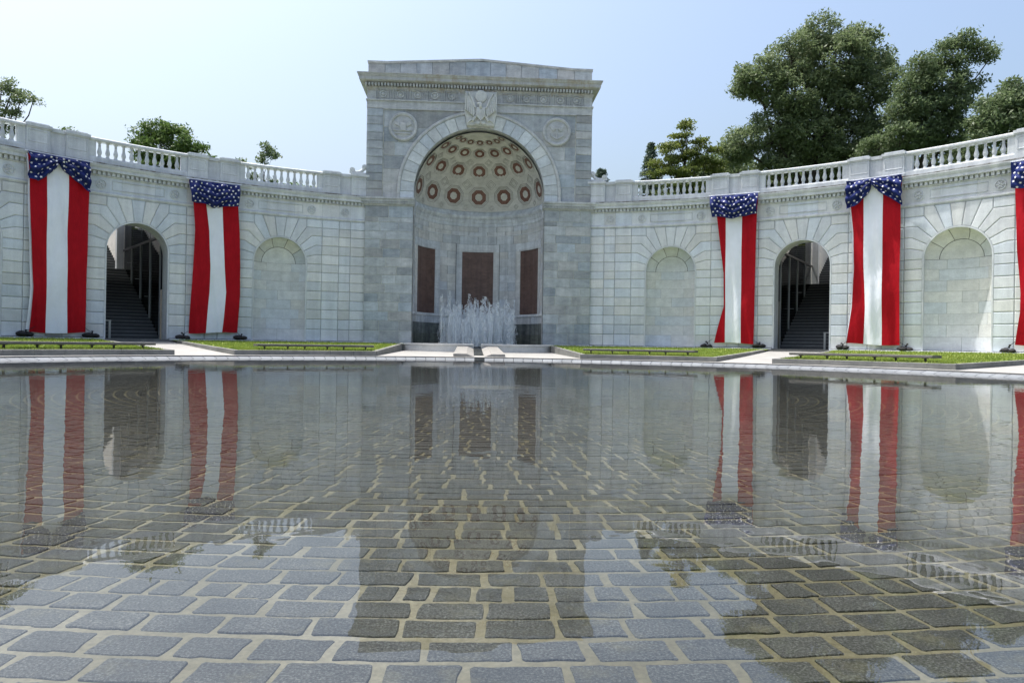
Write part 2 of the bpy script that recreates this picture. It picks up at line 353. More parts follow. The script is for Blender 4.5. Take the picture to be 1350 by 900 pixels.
# ------------------------------------------------------------------ curved wall
C = [.48, 1.015, 1.488, 1.93, 2.377, 2.803, 3.236, 3.677, 4.06, 4.508, 4.941, 5.375, 5.765, 6.15]
HB, HP, PG = 1.8585, 1.043, .265; A0, ZS = 1.185, 4.06
c0 = cyl()
def arc(a0, a1, n, rad_=A0): return [(rad_ * sin(a0 + (a1 - a0) * i / n), ZS + rad_ * cos(a0 + (a1 - a0) * i / n)) for i in range(n + 1)]
pair_polys = [rect(x0, x1, C[i], C[i + 1]) for i in range(13) for x0, x1 in ((-HP, -PG), (-PG, PG), (PG, HP))]
AN = [rad(7.2), rad(21), math.atan2(1.16, 1.705), math.atan2(1.394, 1.315), math.atan2(1.585, .881), math.atan2(1.62, .448), pi / 2]
TU = [None, None, (1.16, C[12]), (1.394, C[11]), (1.585, C[10]), (1.62, C[9])]
half = [rect(A0, HB, C[i], C[i + 1]) for i in range(8)]
half.append(arc(AN[0], AN[1], 3) [::1] + [(math.tan(AN[1]) * (C[13] - ZS), C[13]), (math.tan(AN[0]) * (C[13] - ZS), C[13])])
half.append(arc(AN[1], AN[2], 3) + [(1.16, C[12]), (1.16, C[13]), (math.tan(AN[1]) * (C[13] - ZS), C[13])])
half.append(rect(1.16, HB, C[12], C[13]))
for k, lv in ((2, 11), (3, 10), (4, 9)):
    half.append(arc(AN[k], AN[k + 1], 3) + [TU[k + 1], (HB, C[lv]), (HB, C[lv + 1]), TU[k]])
half.append(arc(AN[5], AN[6], 3) + [(HB, C[8]), (HB, C[9]), TU[5]])
def ccw(p):
    a = sum(p[i - 1][0] * p[i][1] - p[i][0] * p[i - 1][1] for i in range(len(p)))
    return p if a > 0 else p[::-1]
half = [ccw(p) for p in half]
key = ccw(arc(-AN[0], AN[0], 3) + [(math.tan(AN[0]) * (C[13] - ZS), C[13]), (-math.tan(AN[0]) * (C[13] - ZS), C[13])])
bay_polys = half + [ccw([(-x, z) for x, z in p]) for p in half] + [key]
pair_me = [stone_me('wall_stone', p, c0, 'wall') for p in pair_polys]; bay_me = [stone_me('wall_stone', p, c0, 'wall') for p in bay_polys]
def flat(polys, name, mat):
    mb = MB()
    for p in polys: mb.add([c0(s, z, .002) for s, z in p], [tuple(range(len(p)))])
    return mb.mesh(name, mat)
pair_back = flat(pair_polys, 'mortar_bed', 'joint'); bay_back = flat(bay_polys, 'mortar_bed', 'joint')
# arch bead round an opening
def bead(mb, rad_, d_in, d_out, w_):
    path = [(rad_, .46)] + [(rad_, ZS)] + [(rad_ * cos(a), ZS + rad_ * sin(a)) for a in np.linspace(0, pi, 25)[1:-1]] + [(-rad_, ZS), (-rad_, .46)]
    v = []
    for i, (x, z) in enumerate(path):
        a = math.atan2(max(0, z - ZS), x) if z > ZS else (0 if x > 0 else pi)
        ux, uz = cos(a), sin(a)
        for du, d in ((-w_, d_in), (-w_, d_out), (w_ * .3, d_out), (w_ * .3, d_in)): v.append(c0(x + ux * du, z + uz * du, d))
    m = 4; mb.add(v, [(i * m + k, (i + 1) * m + k, (i + 1) * m + (k + 1) % m, i * m + (k + 1) % m) for i in range(len(path) - 1) for k in range(4)])
    return mb
bead_me = bead(MB(), A0, -.06, .055, .045).mesh('arch_bead', 'trim')
# niche: shallow half elliptical recess with a half dome
ND = .62; NA = A0 - .01
def nich(s, z, d):                      # s in 0..pi across, d towards the viewer
    x = -(NA - d) * cos(s); y = -(ND - d) * sin(s); return c0(x, z, y)
niche_polys = []
for i in range(8):
    cuts = [0, .36, .66, 1] if i % 2 else [0, .5, 1]
    if i % 4 == 2: cuts = [0, .28, .78, 1]
    for a, b in zip(cuts[:-1], cuts[1:]):
        k = max(2, int((b - a) * 20)); xs = [pi * (a + (b - a) * j / k) for j in range(k + 1)]
        niche_polys.append([(x, C[i]) for x in xs] + [(x, C[i + 1]) for x in xs[::-1]])
def ndome(s, e, d):                     # s across 0..pi, e elevation 0..pi/2
    x = -(NA - d) * cos(s) * 1.0; rr_ = (ND - d) * sin(s)
    return c0(x, 0, 0) if False else c0(-(NA - d) * cos(s), ZS + (NA - d) * sin(s) * sin(e), -rr_ * cos(e))
dome_polys = []
for k in range(7):                      # wedges that radiate over the niche
    a0_, a1_ = pi / 2 * 0, pi / 2
def ndome2(u, w_, d):                   # u: angle round the arch 0..pi, w_: 0 at the arch edge .. 1 at the back crown point
    ph = u; rr_ = (NA - d) * cos(w_ * pi / 2); return c0(rr_ * cos(ph), ZS + rr_ * sin(ph), -(ND - d) * sin(w_ * pi / 2))
for k in range(7):
    u0, u1 = pi * k / 7, pi * (k + 1) / 7; us = [u0 + (u1 - u0) * j / 4 for j in range(5)]
    dome_polys.append([(u, 0.0) for u in us] + [(u, .18) for u in us[::-1]] if False else None)
def dome_stone(u0, u1, w0, w1, n=5, m=4):
    v = []; f = []
    for j in range(m + 1):
        for i in range(n + 1):
            g = .012; uu = u0 + g + (u1 - u0 - 2 * g) * i / n; ww = w0 + .008 + (w1 - w0 - .016) * j / m; v.append(ndome2(uu, ww, 0.01))
    for j in range(m):
        for i in range(n): a = j * (n + 1) + i; f.append((a, a + 1, a + n + 2, a + n + 1))
    return mesh('niche_vault_stone', v, f, 'niche', True)
niche_me = [stone_me('niche_stone', p, nich, 'niche', g=.003, c=.006, d0=-.0, d1=.012, strip=True) for p in niche_polys]
vault_me = [dome_stone(pi * k / 5, pi * (k + 1) / 5, 0, .56) for k in range(5)] + [dome_stone(0, pi, .56, 1, 14, 5)]
mb = MB()
for i in range(len(C[:9]) - 1):
    for j in range(16): mb.add([nich(pi * (j + e) / 16, C[i + k], -.004) for e, k in ((0, 0), (1, 0), (1, 1), (0, 1))], [(0, 1, 2, 3)])
for i in range(20):
    for j in range(8): mb.add([ndome2(pi * (i + e) / 20, (j + k) / 8, -.004) for e, k in ((0, 0), (1, 0), (1, 1), (0, 1))], [(0, 1, 2, 3)])
niche_back = mb.mesh('niche_bed', 'joint')
mb = MB(); mb.add([c0(x, z, d) for x in (-A0, A0) for z, d in ((.478, -.7), (.478, .0))], [(0, 1, 3, 2)]); niche_sill = mb.mesh('niche_sill', 'trim')
# door reveal (arched tunnel)
TD = 1.15; mb = MB(); path = [(A0, .3), (A0, 1.2), (A0, 2.2), (A0, 3.2), (A0, ZS)] + [(A0 * cos(a), ZS + A0 * sin(a)) for a in np.linspace(0, pi, 21)[1:-1]] + [(-A0, ZS), (-A0, 3.2), (-A0, 2.2), (-A0, 1.2), (-A0, .3)]
for p, p1 in zip(path[:-1], path[1:]): mb.add([c0(p[0], p[1], 0), c0(p1[0], p1[1], 0), c0(p1[0], p1[1], -TD), c0(p[0], p[1], -TD)], [(0, 1, 2, 3)])
reveal_me = mb.mesh('door_reveal', 'trim')
# rosette
def rosette_me(r_, mat, name='rosette', out=.03):
    v = []; f = []
    def ring(rr_, d): 
        n = len(v); v.extend([c0(rr_ * cos(2 * pi * k / 16), rr_ * sin(2 * pi * k / 16), d) for k in range(16)]); return n
    a = ring(r_, .0); b = ring(r_ * .97, out); c_ = ring(r_ * .82, out); d = ring(r_ * .78, .006)
    for p, q_ in ((a, b), (b, c_), (c_, d)): f += [(p + k, p + (k + 1) % 16, q_ + (k + 1) % 16, q_ + k) for k in range(16)]
    f.append(tuple(range(d, d + 16))); mb = MB().add(v, f)
    for k in range(6):
        a_ = k * pi / 3; cx, cz = cos(a_) * r_ * .42, sin(a_) * r_ * .42; pts = [(cx + r_ * (.34 * cos(a_) * cos(p) - .17 * sin(a_) * sin(p)), cz + r_ * (.34 * sin(a_) * cos(p) + .17 * cos(a_) * sin(p))) for p in np.linspace(0, 2 * pi, 8, False)]
        stone(mb, pts, c0, g=0, c=.014, d0=0, d1=out * 1.1)
    return mb.mesh(name, mat)
ros_me = rosette_me(.2, 'trim', out=.06)
def shift_z(me, z):
    for vv in me.vertices: vv.co.z += z
    return me
shift_z(ros_me, 6.59)
fr_pair = [stone_me('frieze_stone', rect(x0, x1, 6.3, 6.9), c0, 'wall', g=.002, c=.004, d1=.02) for x0, x1 in ((-HP, -PG), (-PG, PG), (PG, HP))]
mb = MB(); stone(mb, rect(-HB, HB, 6.3, 6.9), c0, g=.002, c=.004, d1=.02)
mbp = MB()
for x0, x1, z0, z1 in ((-.98, .98, 6.42, 6.44), (-.98, .98, 6.76, 6.78), (-.98, -.95, 6.445, 6.755), (.95, .98, 6.445, 6.755)):
    stone(mbp, rect(x0, x1, z0, z1), c0, g=0, c=.008, d0=.01, d1=.04)
for k in range(3): pass
fr_bay = []
for k in range(3):
    mb = MB(); x0, x1 = -HB + 2 * HB * k / 3, -HB + 2 * HB * (k + 1) / 3
    n = 3; pts = [(x0 + (x1 - x0) * j / n, 6.3) for j in range(n + 1)] + [(x1 - (x1 - x0) * j / n, 6.9) for j in range(n + 1)]
    fr_bay.append(stone_me('frieze_stone', pts, c0, 'wall', g=.002, c=.004, d1=.02, strip=True))
fr_panel = mbp.mesh('frieze_panel_frame', 'trim')
# balustrade pieces
prof = [(.075, 0), (.075, .05), (.05, .07), (.06, .10), (.085, .17), (.09, .22), (.07, .30), (.048, .40), (.045, .46), (.062, .48), (.045, .50), (.05, .56), (.075, .575), (.075, .63)]
v = []; f = []; nb = 10
for r_, z in prof:
    for k in range(nb): v.append((r_ * cos(2 * pi * k / nb), R - .0 + r_ * sin(2 * pi * k / nb), 7.642 + z))
for i in range(len(prof) - 1):
    for k in range(nb): f.append((i * nb + k, i * nb + (k + 1) % nb, (i + 1) * nb + (k + 1) % nb, (i + 1) * nb + k))
bal_me = mesh('baluster', v, f, 'trim', True)
def pier_me():
    mb = MB(); mp = lambda x, d, z: c0(x, z, d)
    w_ = (HP - PG) / 2
    mb.box(-w_, w_, -.2, .17, 7.66, 8.26, mp); mb.box(-w_ - .012, w_ + .012, -.22, .185, 7.35, 7.66, mp)
    mb.box(-w_ - .015, w_ + .015, -.22, .195, 8.262, 8.31, mp); mb.box(-w_ - .05, w_ + .05, -.26, .235, 8.312, 8.42, mp); mb.box(-w_ + .03, w_ - .03, -.16, .15, 8.422, 8.475, mp)
    for x0, x1, z0, z1 in ((-w_ + .06, w_ - .06, 7.74, 7.775), (-w_ + .06, w_ - .06, 8.165, 8.2), (-w_ + .06, -w_ + .09, 7.777, 8.163), (w_ - .09, w_ - .06, 7.777, 8.163)): stone(mb, rect(x0, x1, z0, z1), c0, g=0, c=.012, d0=.16, d1=.188)
    return mb.mesh('balustrade_pier', 'trim')
pier = pier_me()
mb = MB(); mp = lambda x, d, z: c0(x, z, d)
mb.box(-PG - .0, PG + .0, -.16, .075, 7.36, 8.26, mp); mb.box(-PG, PG, -.2, .1, 7.362, 7.655, mp); mb.box(-PG, PG, -.22, .13, 8.262, 8.40, mp); infill = mb.mesh('balustrade_infill', 'trim')
mb = MB()
for s in (-1, 1):
    x0, x1 = sorted((s * HB, s * (HB - .27))); mb.box(x0, x1, -.12, .085, 7.64, 8.262, mp)
endblock = mb.mesh('balustrade_end_block', 'trim')
def ringpart(name, prof, t0, t1, n, mat='trim'): return sweep(MB(), prof, t0, t1, n).mesh(name, mat)
bay_t = HB / R
rail_me = ringpart('balustrade_rail', [(-.2, 8.264), (.13, 8.264), (.15, 8.30), (.15, 8.36), (.12, 8.385), (.1, 8.40), (-.2, 8.40)], -bay_t, bay_t, 8)
plinth_me = ringpart('balustrade_plinth', [(-.2, 7.355), (.145, 7.355), (.145, 7.58), (.115, 7.60), (.105, 7.64), (-.2, 7.64)], -bay_t, bay_t, 8)
nbal = 11; xs_bal = [(-HB + .27) + (2 * HB - .54) * (k + .5) / nbal for k in range(nbal)]
WL = {-1: ('curved pale stone wall in shade, small bushy tree showing above its balustrade', 'wall'), 1: ('curved pale stone wall catching sun, tall dark oaks towering behind its balustrade', 'wall')}
PC = [.2805 + .2523 * j for j in range(5)]; BC = [.4067 + .2523 * k for k in range(4)]
for sg in (-1, 1):
    tm = sg * .75; W = thing('hemicycle_wall', (R * sin(tm), R * cos(tm), .1), *WL[sg])
    lo, hi = .215, 1.335
    a, b = (lo, hi) if sg > 0 else (-hi, -lo); ns = 56
    ed = sorted([a, b] + [sg * (d_ + e_ * 1.21 / 23) for d_ in (DT, DT2) for e_ in (-1, 1)])
    for k in (0, 2, 4): put('base_ledge', sweep(MB(), [(-.1, -.3), (.30, -.3), (.30, .45), (.28, .465), (-.1, .465)], ed[k], ed[k + 1], 20).mesh('base_ledge', 'trim'), W)
    for nm, prof, mat in (('architrave_band', [(-.1, 6.152), (.05, 6.152), (.05, 6.19), (.085, 6.20), (.085, 6.265), (.04, 6.297), (-.1, 6.297)], 'trim'),
        ('frieze_backing', [(-.5, 6.28), (.006, 6.28), (.006, 6.92), (-.5, 6.92)], 'joint'),
        ('bed_moulding', [(-.1, 6.902), (.04, 6.902), (.06, 6.93), (.06, 6.95), (.02, 6.952), (.02, 7.09), (-.1, 7.09)], 'trim'),
        ('cornice', [(-.1, 7.092), (.17, 7.092), (.21, 7.10), (.21, 7.215), (.23, 7.23), (.26, 7.31), (.27, 7.315), (.27, 7.352), (-.1, 7.352)], 'trim'),
        ('drip_edge', [(.1, 7.3535), (.25, 7.3535), (.262, 7.366), (.262, 7.405), (.1, 7.43)], 'drip'),
        ('wall_top', [(-.05, 7.0), (-.05, 7.34), (-1.1, 7.34), (-1.1, 5.5)], 'trim')):
        put(nm, sweep(MB(), prof, a, b, ns, close=nm not in ('wall_top',)).mesh(nm, mat), W)
    mb = MB(); ed = sorted([a, b] + [sg * (d_ + e_ * 1.3 / 24.1) for d_ in (DT, DT2) for e_ in (-1, 1)])
    for k in (0, 2, 4): sweep(mb, [(-1.1, 5.5), (-1.1, -.3)], ed[k], ed[k + 1], 20, close=False)
    put('wall_back', mb.mesh('wall_back', 'trim'), W)
    mb = MB(); t = a + .004
    while t < b - .006:
        mb.box(t * R, t * R + .1, .015, .14, 6.955, 7.085, mp); t += .172 / R
    tag(put('dentils', mb.mesh('dentils', 'trim'), W), kind='stuff')
    far = MB()
    for j, t in enumerate(PC):
        put('mortar_bed', pair_back, W, RZ(sg * t))
        if j < 4:
            for me in pair_me: put('wall_stone', me, W, RZ(sg * t))
            for me in fr_pair: put('frieze_stone', me, W, RZ(sg * t))
            put('rosette', ros_me, W, RZ(sg * t))
        else:
            mm = RZ(sg * t)
            for me in pair_me + fr_pair: far.add([mm @ vv.co for vv in me.vertices], [tuple(p.vertices) for p in me.polygons])
        for x in (-.654, .654): put('balustrade_pier', pier, W, RZ(sg * t + x / R))
        put('balustrade_infill', infill, W, RZ(sg * t))
    for k, t in enumerate(BC):
        mm = RZ(sg * t); put('mortar_bed', bay_back, W, mm)
        if k < 3:
            for me in bay_me: put('wall_stone', me, W, mm)
            for me in fr_bay: put('frieze_stone', me, W, mm)
        else:
            for me in bay_me + fr_bay: far.add([mm @ vv.co for vv in me.vertices], [tuple(p.vertices) for p in me.polygons])
        if k < 3:
            for x in (-1.37, 1.37): put('rosette', ros_me, W, RZ(sg * t + x / R))
        put('frieze_panel_frame', fr_panel, W, mm); put('arch_bead', bead_me, W, mm)
        if k % 2 == 0:
            nb_ = put('niche_bed', niche_back, W, mm); put('niche_sill', niche_sill, W, mm)
            for me in niche_me: put('niche_stone', me, W, mm)
            for me in vault_me: put('niche_vault_stone', me, W, mm)
        else: put('door_reveal', reveal_me, W, mm)
        put('balustrade_rail', rail_me, W, mm); put('balustrade_plinth', plinth_me, W, mm); put('balustrade_end_block', endblock, W, mm)
        for x in xs_bal: put('baluster', bal_me, W, RZ(sg * t + x / R))
    tag(put('wall_stones', far.mesh('wall_stones', 'wall'), W), kind='stuff')
    # scroll bracket beside the arch
    mb = MB(); pts = []
    for i in range(25): a_ = i / 24 * 2.6 * pi; rr_ = .06 + .11 * (1 - i / 24); pts.append((.27 - sg * 0 + rr_ * cos(a_) * 1, 8.62 + rr_ * sin(a_)))
    base = .2415
    def sm_(x, z, d): t = base + x / R; return ((R - d) * sin(t) * sg, (R - d) * cos(t), z)
    for x_, z_, r_ in ((.60, 8.62, .13), (.02, 8.80, .13)):
        for p in range(2):
            mb.tube([sm_(x_, z_, .0), sm_(x_, z_, .14)], r_ * (1 if p == 0 else .45) , 12) if p == 0 else mb.tube([sm_(x_, z_, .0), sm_(x_, z_, .17)], r_ * .45, 10)
    pts = [(.60, 8.62), (.52, 8.55), (.38, 8.52), (.22, 8.56), (.10, 8.66), (.02, 8.80)]
    mb.tube([sm_(x_, z_, .07) for x_, z_ in pts], [.07, .08, .08, .08, .08, .09], 8); mb.box(-.1, .74, .0, .14, 8.475, 8.53, lambda x, d, z: sm_(x, z, d))
    put('scroll_bracket', mb.mesh('scroll_bracket', 'trim'), W)

# ------------------------------------------------------------------ arched pavilion
YP = 22.2; PV = thing('arched_pavilion', (0, YP, .1), 'tall grey granite arch with coffered half dome, carved eagle and three red marble panels', 'monument')
fp = lambda x, z, d: (x, YP - d, z)
ZC, RA, RE = 7.70, 3.13, 3.80
Cp = [.47] + C[1:13] + [6.2, 6.42, 6.98]
mort = MB()
def pav_stone(poly, mat='granite', name='granite_block', mp_=fp, **kw):
    k = dict(g=.008, c=.012, d0=0, d1=.03); k.update(kw); p = ccw(poly); return put(name, stone_me(name, p, mp_, mat, **k), PV)
for sg in (-1, 1):
    for i in range(len(Cp) - 1):
        cuts = {0: [0, .3, .66, 1], 1: [0, .52, 1], 2: [0, .28, .74, 1]}[(i * 2 + (sg > 0)) % 3]
        cuts = [0] + [min(.9, max(.1, c_ + random.uniform(-.06, .06))) for c_ in cuts[1:-1]] + [1]
        for a, b in zip(cuts[:-1], cuts[1:]):
            x0, x1 = sg * (3.15 + 2.29 * a), sg * (3.15 + 2.29 * b); pav_stone(rect(min(x0, x1), max(x0, x1), Cp[i], Cp[i + 1]))
    mort.add([fp(x, z, .012) for x, z in rect(*sorted((sg * 3.15, sg * 5.44)), .3, 7.1)], [(0, 1, 2, 3)])
    mort.add([fp(x, z, .006) for x, z in rect(*sorted((sg * 3.8, sg * 5.42)), 7.1, 12.4)], [(0, 1, 2, 3)])
    # quoin strip beside the spandrel
    zz = [7.39 + .385 * i for i in range(12)]
    for z0, z1 in zip(zz[:-1], zz[1:]): x0, x1 = sorted((sg * 4.64, sg * 5.42)); pav_stone(rect(x0, x1, z0, z1), d1=.05, c=.02)
    # spandrel blocks cut by the archivolt
    rows = [7.39, 8.1, 8.75, 9.4, 10.05, 10.75, 11.62]
    def xe(z): return math.sqrt(max(0, (RE + .16) ** 2 - (z - ZC) ** 2)) if z > ZC else RE + .16
    for z0, z1 in zip(rows[:-1], rows[1:]):
        left = []
        for j in range(7): z = z0 + (z1 - z0) * j / 6; left.append((max(.85, xe(z)), z))
        mid = [max(l[0] for l in left) + .25, 4.62]
        if z0 > 9: mid = [max(l[0] for l in left) + .05, 4.62]
        xm = (left[0][0] + 4.62) / 2 if 4.62 - left[0][0] > .9 else None
        edges = [(left, xm or 4.62)]
        poly = [(l[0], l[1]) for l in left[::-1]] + [(xm or 4.62, z0), (xm or 4.62, z1)]
        if xm and xm > left[0][0] + .1:
            pav_stone([(sg * x, z) for x, z in poly], c=.008, d1=.022); pav_stone([(sg * x, z) for x, z in rect(xm, 4.62, z0, z1)], c=.008, d1=.022)
        else: pav_stone([(sg * x, z) for x, z in poly], c=.008, d1=.022)
    # voussoirs
    nv = 10; a_s, a_e = 0, pi / 2 - .2
    for k in range(nv):
        a0_, a1_ = a_s + (a_e - a_s) * k / nv, a_s + (a_e - a_s) * (k + 1) / nv
        pol = [(RE * cos(a0_ + (a1_ - a0_) * j / 3), ZC + RE * sin(a0_ + (a1_ - a0_) * j / 3)) for j in range(4)] + [(RA * cos(a1_ - (a1_ - a0_) * j / 3), ZC + RA * sin(a1_ - (a1_ - a0_) * j / 3)) for j in range(4)]
        pav_stone([(sg * x, z) for x, z in pol], 'voussoir', 'voussoir', d1=.07, c=.012)
    x0, x1 = sorted((sg * RA, sg * RE)); pav_stone(rect(x0, x1, 7.385, ZC), 'voussoir', 'voussoir', d1=.07, c=.012)
    # impost cornice
    def wrap_prof(name, prof, xin, xout, mat='granite_trim'):
        mb = MB()
        for d0_, d1_, z0, z1 in prof: x0, x1 = sorted((sg * (xin - min(d1_, .08)), sg * (xout + d1_))); mb.box(x0, x1, YP - d1_, YP + .8, z0, z1)
        put(name, mb.mesh(name, mat), PV)
    wrap_prof('impost_cornice', [(0, .05, 6.985, 7.045), (0, .1, 7.047, 7.165), (0, .17, 7.167, 7.285), (0, .22, 7.287, 7.375)], 3.15, 5.44)
    mb = MB(); x = 3.12
    while x < 5.56: a, b = sorted((sg * x, sg * (x + .075))); mb.box(a, b, YP - .155, YP - .09, 7.06, 7.155); x += .135
    tag(put('dentils', mb.mesh('dentils', 'granite_trim'), PV), kind='stuff')
    wrap_prof('pier_base', [(0, .2, -.3, .44)], 3.15, 5.44)
    # medallion
    cx, cz = sg * 3.7, 10.78
    def disc(mb, cx, cz, rings, n=28):
        v = [fp(cx + r_ * cos(2 * pi * k / n), cz + r_ * sin(2 * pi * k / n), d) for r_, d in rings for k in range(n)]
        f = [(i * n + k, i * n + (k + 1) % n, (i + 1) * n + (k + 1) % n, (i + 1) * n + k) for i in range(len(rings) - 1) for k in range(n)] + [tuple((len(rings) - 1) * n + k for k in range(n))]
        mb.add(v, f)
    mb = MB(); disc(mb, cx, cz, [(.70, .0), (.68, .10), (.63, .12), (.56, .10), (.53, .045), (.3, .07)])
    md = put('medallion', mb.mesh('medallion', 'granite_trim'), PV)
    mb = MB()
    if sg < 0:      # cuirass with crossed flags and pikes
        stone(mb, [(cx - .14, cz - .22), (cx + .14, cz - .22), (cx + .17, cz + .05), (cx + .1, cz + .2), (cx - .1, cz + .2), (cx - .17, cz + .05)], fp, 0, .03, .05, .13)
        stone(mb, [(cx - .025, cz + .2), (cx + .025, cz + .2), (cx + .02, cz + .45), (cx - .02, cz + .45)], fp, 0, .01, .05, .12)
        for s in (-1, 1):
            stone(mb, ccw([(cx + s * .18, cz - .02), (cx + s * .42, cz + .1), (cx + s * .36, cz + .3), (cx + s * .14, cz + .16)]), fp, 0, .02, .05, .12)
            stone(mb, ccw([(cx + s * .1, cz - .25), (cx + s * .44, cz - .2), (cx + s * .42, cz - .13), (cx + s * .12, cz - .17)]), fp, 0, .02, .05, .11)
        stone(mb, [(cx - .4, cz - .36), (cx + .4, cz - .36), (cx + .36, cz - .29), (cx - .36, cz - .29)], fp, 0, .015, .05, .1)
    else:           # anchor under an eagle
        stone(mb, [(cx - .03, cz - .38), (cx + .03, cz - .38), (cx + .03, cz + .3), (cx - .03, cz + .3)], fp, 0, .012, .05, .12)
        stone(mb, rect(cx - .18, cx + .18, cz + .12, cz + .18), fp, 0, .012, .05, .122)
        for s in (-1, 1):
            stone(mb, ccw([(cx, cz - .4), (cx + s * .3, cz - .24), (cx + s * .34, cz - .1), (cx + s * .22, cz - .2), (cx, cz - .32)]), fp, 0, .012, .05, .118)
            stone(mb, ccw([(cx + s * .04, cz + .1), (cx + s * .3, cz + .36), (cx + s * .36, cz + .22), (cx + s * .2, cz - .02)]), fp, 0, .02, .05, .112)
    put('relief', mb.mesh('relief', 'granite_trim'), md, sub=True)
# archivolt moulding
mb = MB(); prof = [(RE + .0, .0), (RE + .0, .085), (RE + .05, .11), (RE + .12, .11), (RE + .16, .06), (RE + .16, .0)]; v = []; na = 40; angs = [-.08] + list(np.linspace(0, pi, na)) + [pi + .08]
for a in angs:
    aa = min(pi, max(0, a)); dz = -.31 if a < 0 or a > pi else 0
    for r_, d in prof: v.append(fp(r_ * cos(aa), ZC + r_ * sin(aa) + dz, d))
m = len(prof); mb.add(v, [(i * m + k, i * m + k + 1, (i + 1) * m + k + 1, (i + 1) * m + k)[::-1] for i in range(len(angs) - 1) for k in range(m - 1)]); put('archivolt', mb.mesh('archivolt', 'granite_trim'), PV)
# soffit ring and jamb returns between the front and the apse
YA = YP + .22; mb = MB(); path = [(3.13, .3), (3.13, 7.385), (RA, ZC)] + [(RA * cos(a), ZC + RA * sin(a)) for a in np.linspace(0, pi, 33)[1:-1]] + [(-RA, ZC), (-3.13, 7.385), (-3.13, .3)]
for p, p1 in zip(path[:-1], path[1:]): mb.add([(p[0], YP - .06, p[1]), (p1[0], YP - .06, p1[1]), (p1[0], YA + .3, p1[1]), (p[0], YA + .3, p[1])], [(0, 1, 2, 3)])
put('arch_soffit', mb.mesh('arch_soffit', 'granite_trim'), PV)
mb = MB(); n = 32   # flat wall behind the voussoirs, with the arch cut out
for i in range(n):
    a0_, a1_ = pi * i / n, pi * (i + 1) / n
    def outp(a): 
        return (RE + .1) * cos(a), ZC + (RE + .1) * sin(a)
    mort.add([fp(RA * cos(a0_), ZC + RA * sin(a0_), .004), fp(*outp(a0_), .004), fp(*outp(a1_), .004), fp(RA * cos(a1_), ZC + RA * sin(a1_), .004)], [(0, 1, 2, 3)])
mort.add([fp(x, z, .003) for x, z in rect(-5.4, 5.4, 11.55, 13.2)], [(0, 1, 2, 3)])
for s in (-1, 1):       # spandrel bed
    pts = [(s * RE * cos(a), ZC + RE * sin(a)) for a in np.linspace(0, pi / 2, 14)]
    for p, p1 in zip(pts[:-1], pts[1:]): mort.add([fp(p[0], p[1], .002), fp(p[0], 11.6, .002), fp(p1[0], 11.6, .002), fp(p1[0], p1[1], .002)], [(0, 1, 2, 3)])
put('mortar_bed', mort.mesh('mortar_bed', 'mortar'), PV)
# frieze above the arch: architrave, string, ten disc panels
def band(name, x, y0, z0, z1, mat='granite_trim'): put(name, MB().box(-x, x, y0, YP + .5, z0, z1).mesh(name, mat), PV)
band('architrave', 5.43, YP - .055, 11.64, 11.99); band('architrave_fillet', 4.66, YP - .085, 11.60, 11.655); band('string_course', 5.47, YP - .11, 11.992, 12.055); band('frieze', 5.42, YP - .02, 12.057, 12.62)
for k in range(5):
    for s in (-1, 1):
        cx, cz = s * (1.28 + .815 * k + .12), 12.31; mb = MB()
        for x0, x1, z0, z1 in ((-.27, .27, .2, .23), (-.27, .27, -.23, -.2), (-.27, -.24, -.198, .198), (.24, .27, -.198, .198)): stone(mb, rect(cx + x0, cx + x1, cz + z0, cz + z1), fp, 0, .012, .0, .085)
        for x0 in (-.36, .33): stone(mb, rect(cx + x0, cx + x0 + .035, cz - .25, cz + .25), fp, 0, .012, .0, .09)
        fpn = put('frieze_panel', mb.mesh('frieze_panel', 'granite_trim'), PV); mb = MB(); disc(mb, cx, cz, [(.185, .02), (.17, .10), (.13, .10), (.11, .05), (.05, .1)], 16); put('disc', mb.mesh('disc', 'granite_trim'), fpn, sub=True)
# top cornice, stepping out
mb = MB()
def prism(mb, prof, hx, yb):        # prof (out, z) wraps three sides
    v = [];
    for d, z in prof: v += [(-hx - d, yb, z), (-hx - d, YP - d, z), (hx + d, YP - d, z), (hx + d, yb, z)]
    n = len(prof); f = [(i * 4 + k, i * 4 + k + 1, (i + 1) * 4 + k + 1, (i + 1) * 4 + k) for i in range(n - 1) for k in range(3)] + [(i * 4 + 3, i * 4, (i + 1) * 4, (i + 1) * 4 + 3) for i in range(n - 1)]
    f += [(3, 2, 1, 0), tuple((n - 1) * 4 + k for k in range(4))]; mb.add(v, f)
prism(mb, [(.0, 12.4), (.03, 12.5), (.08, 12.62), (.08, 12.66), (.02, 12.662), (.02, 12.80), (.2, 12.84), (.36, 12.88), (.37, 12.90), (.37, 13.04), (.40, 13.06), (.44, 13.15), (.46, 13.16), (.46, 13.2)], 5.4, 27.2)
put('cornice', mb.mesh('cornice', 'granite_stained'), PV)
mb = MB(); x = -5.5
while x < 5.45: mb.box(x, x + .085, YP - .24, YP - .015, 12.668, 12.797); x += .15
tag(put('dentils', mb.mesh('dentils', 'granite_trim'), PV), kind='stuff')
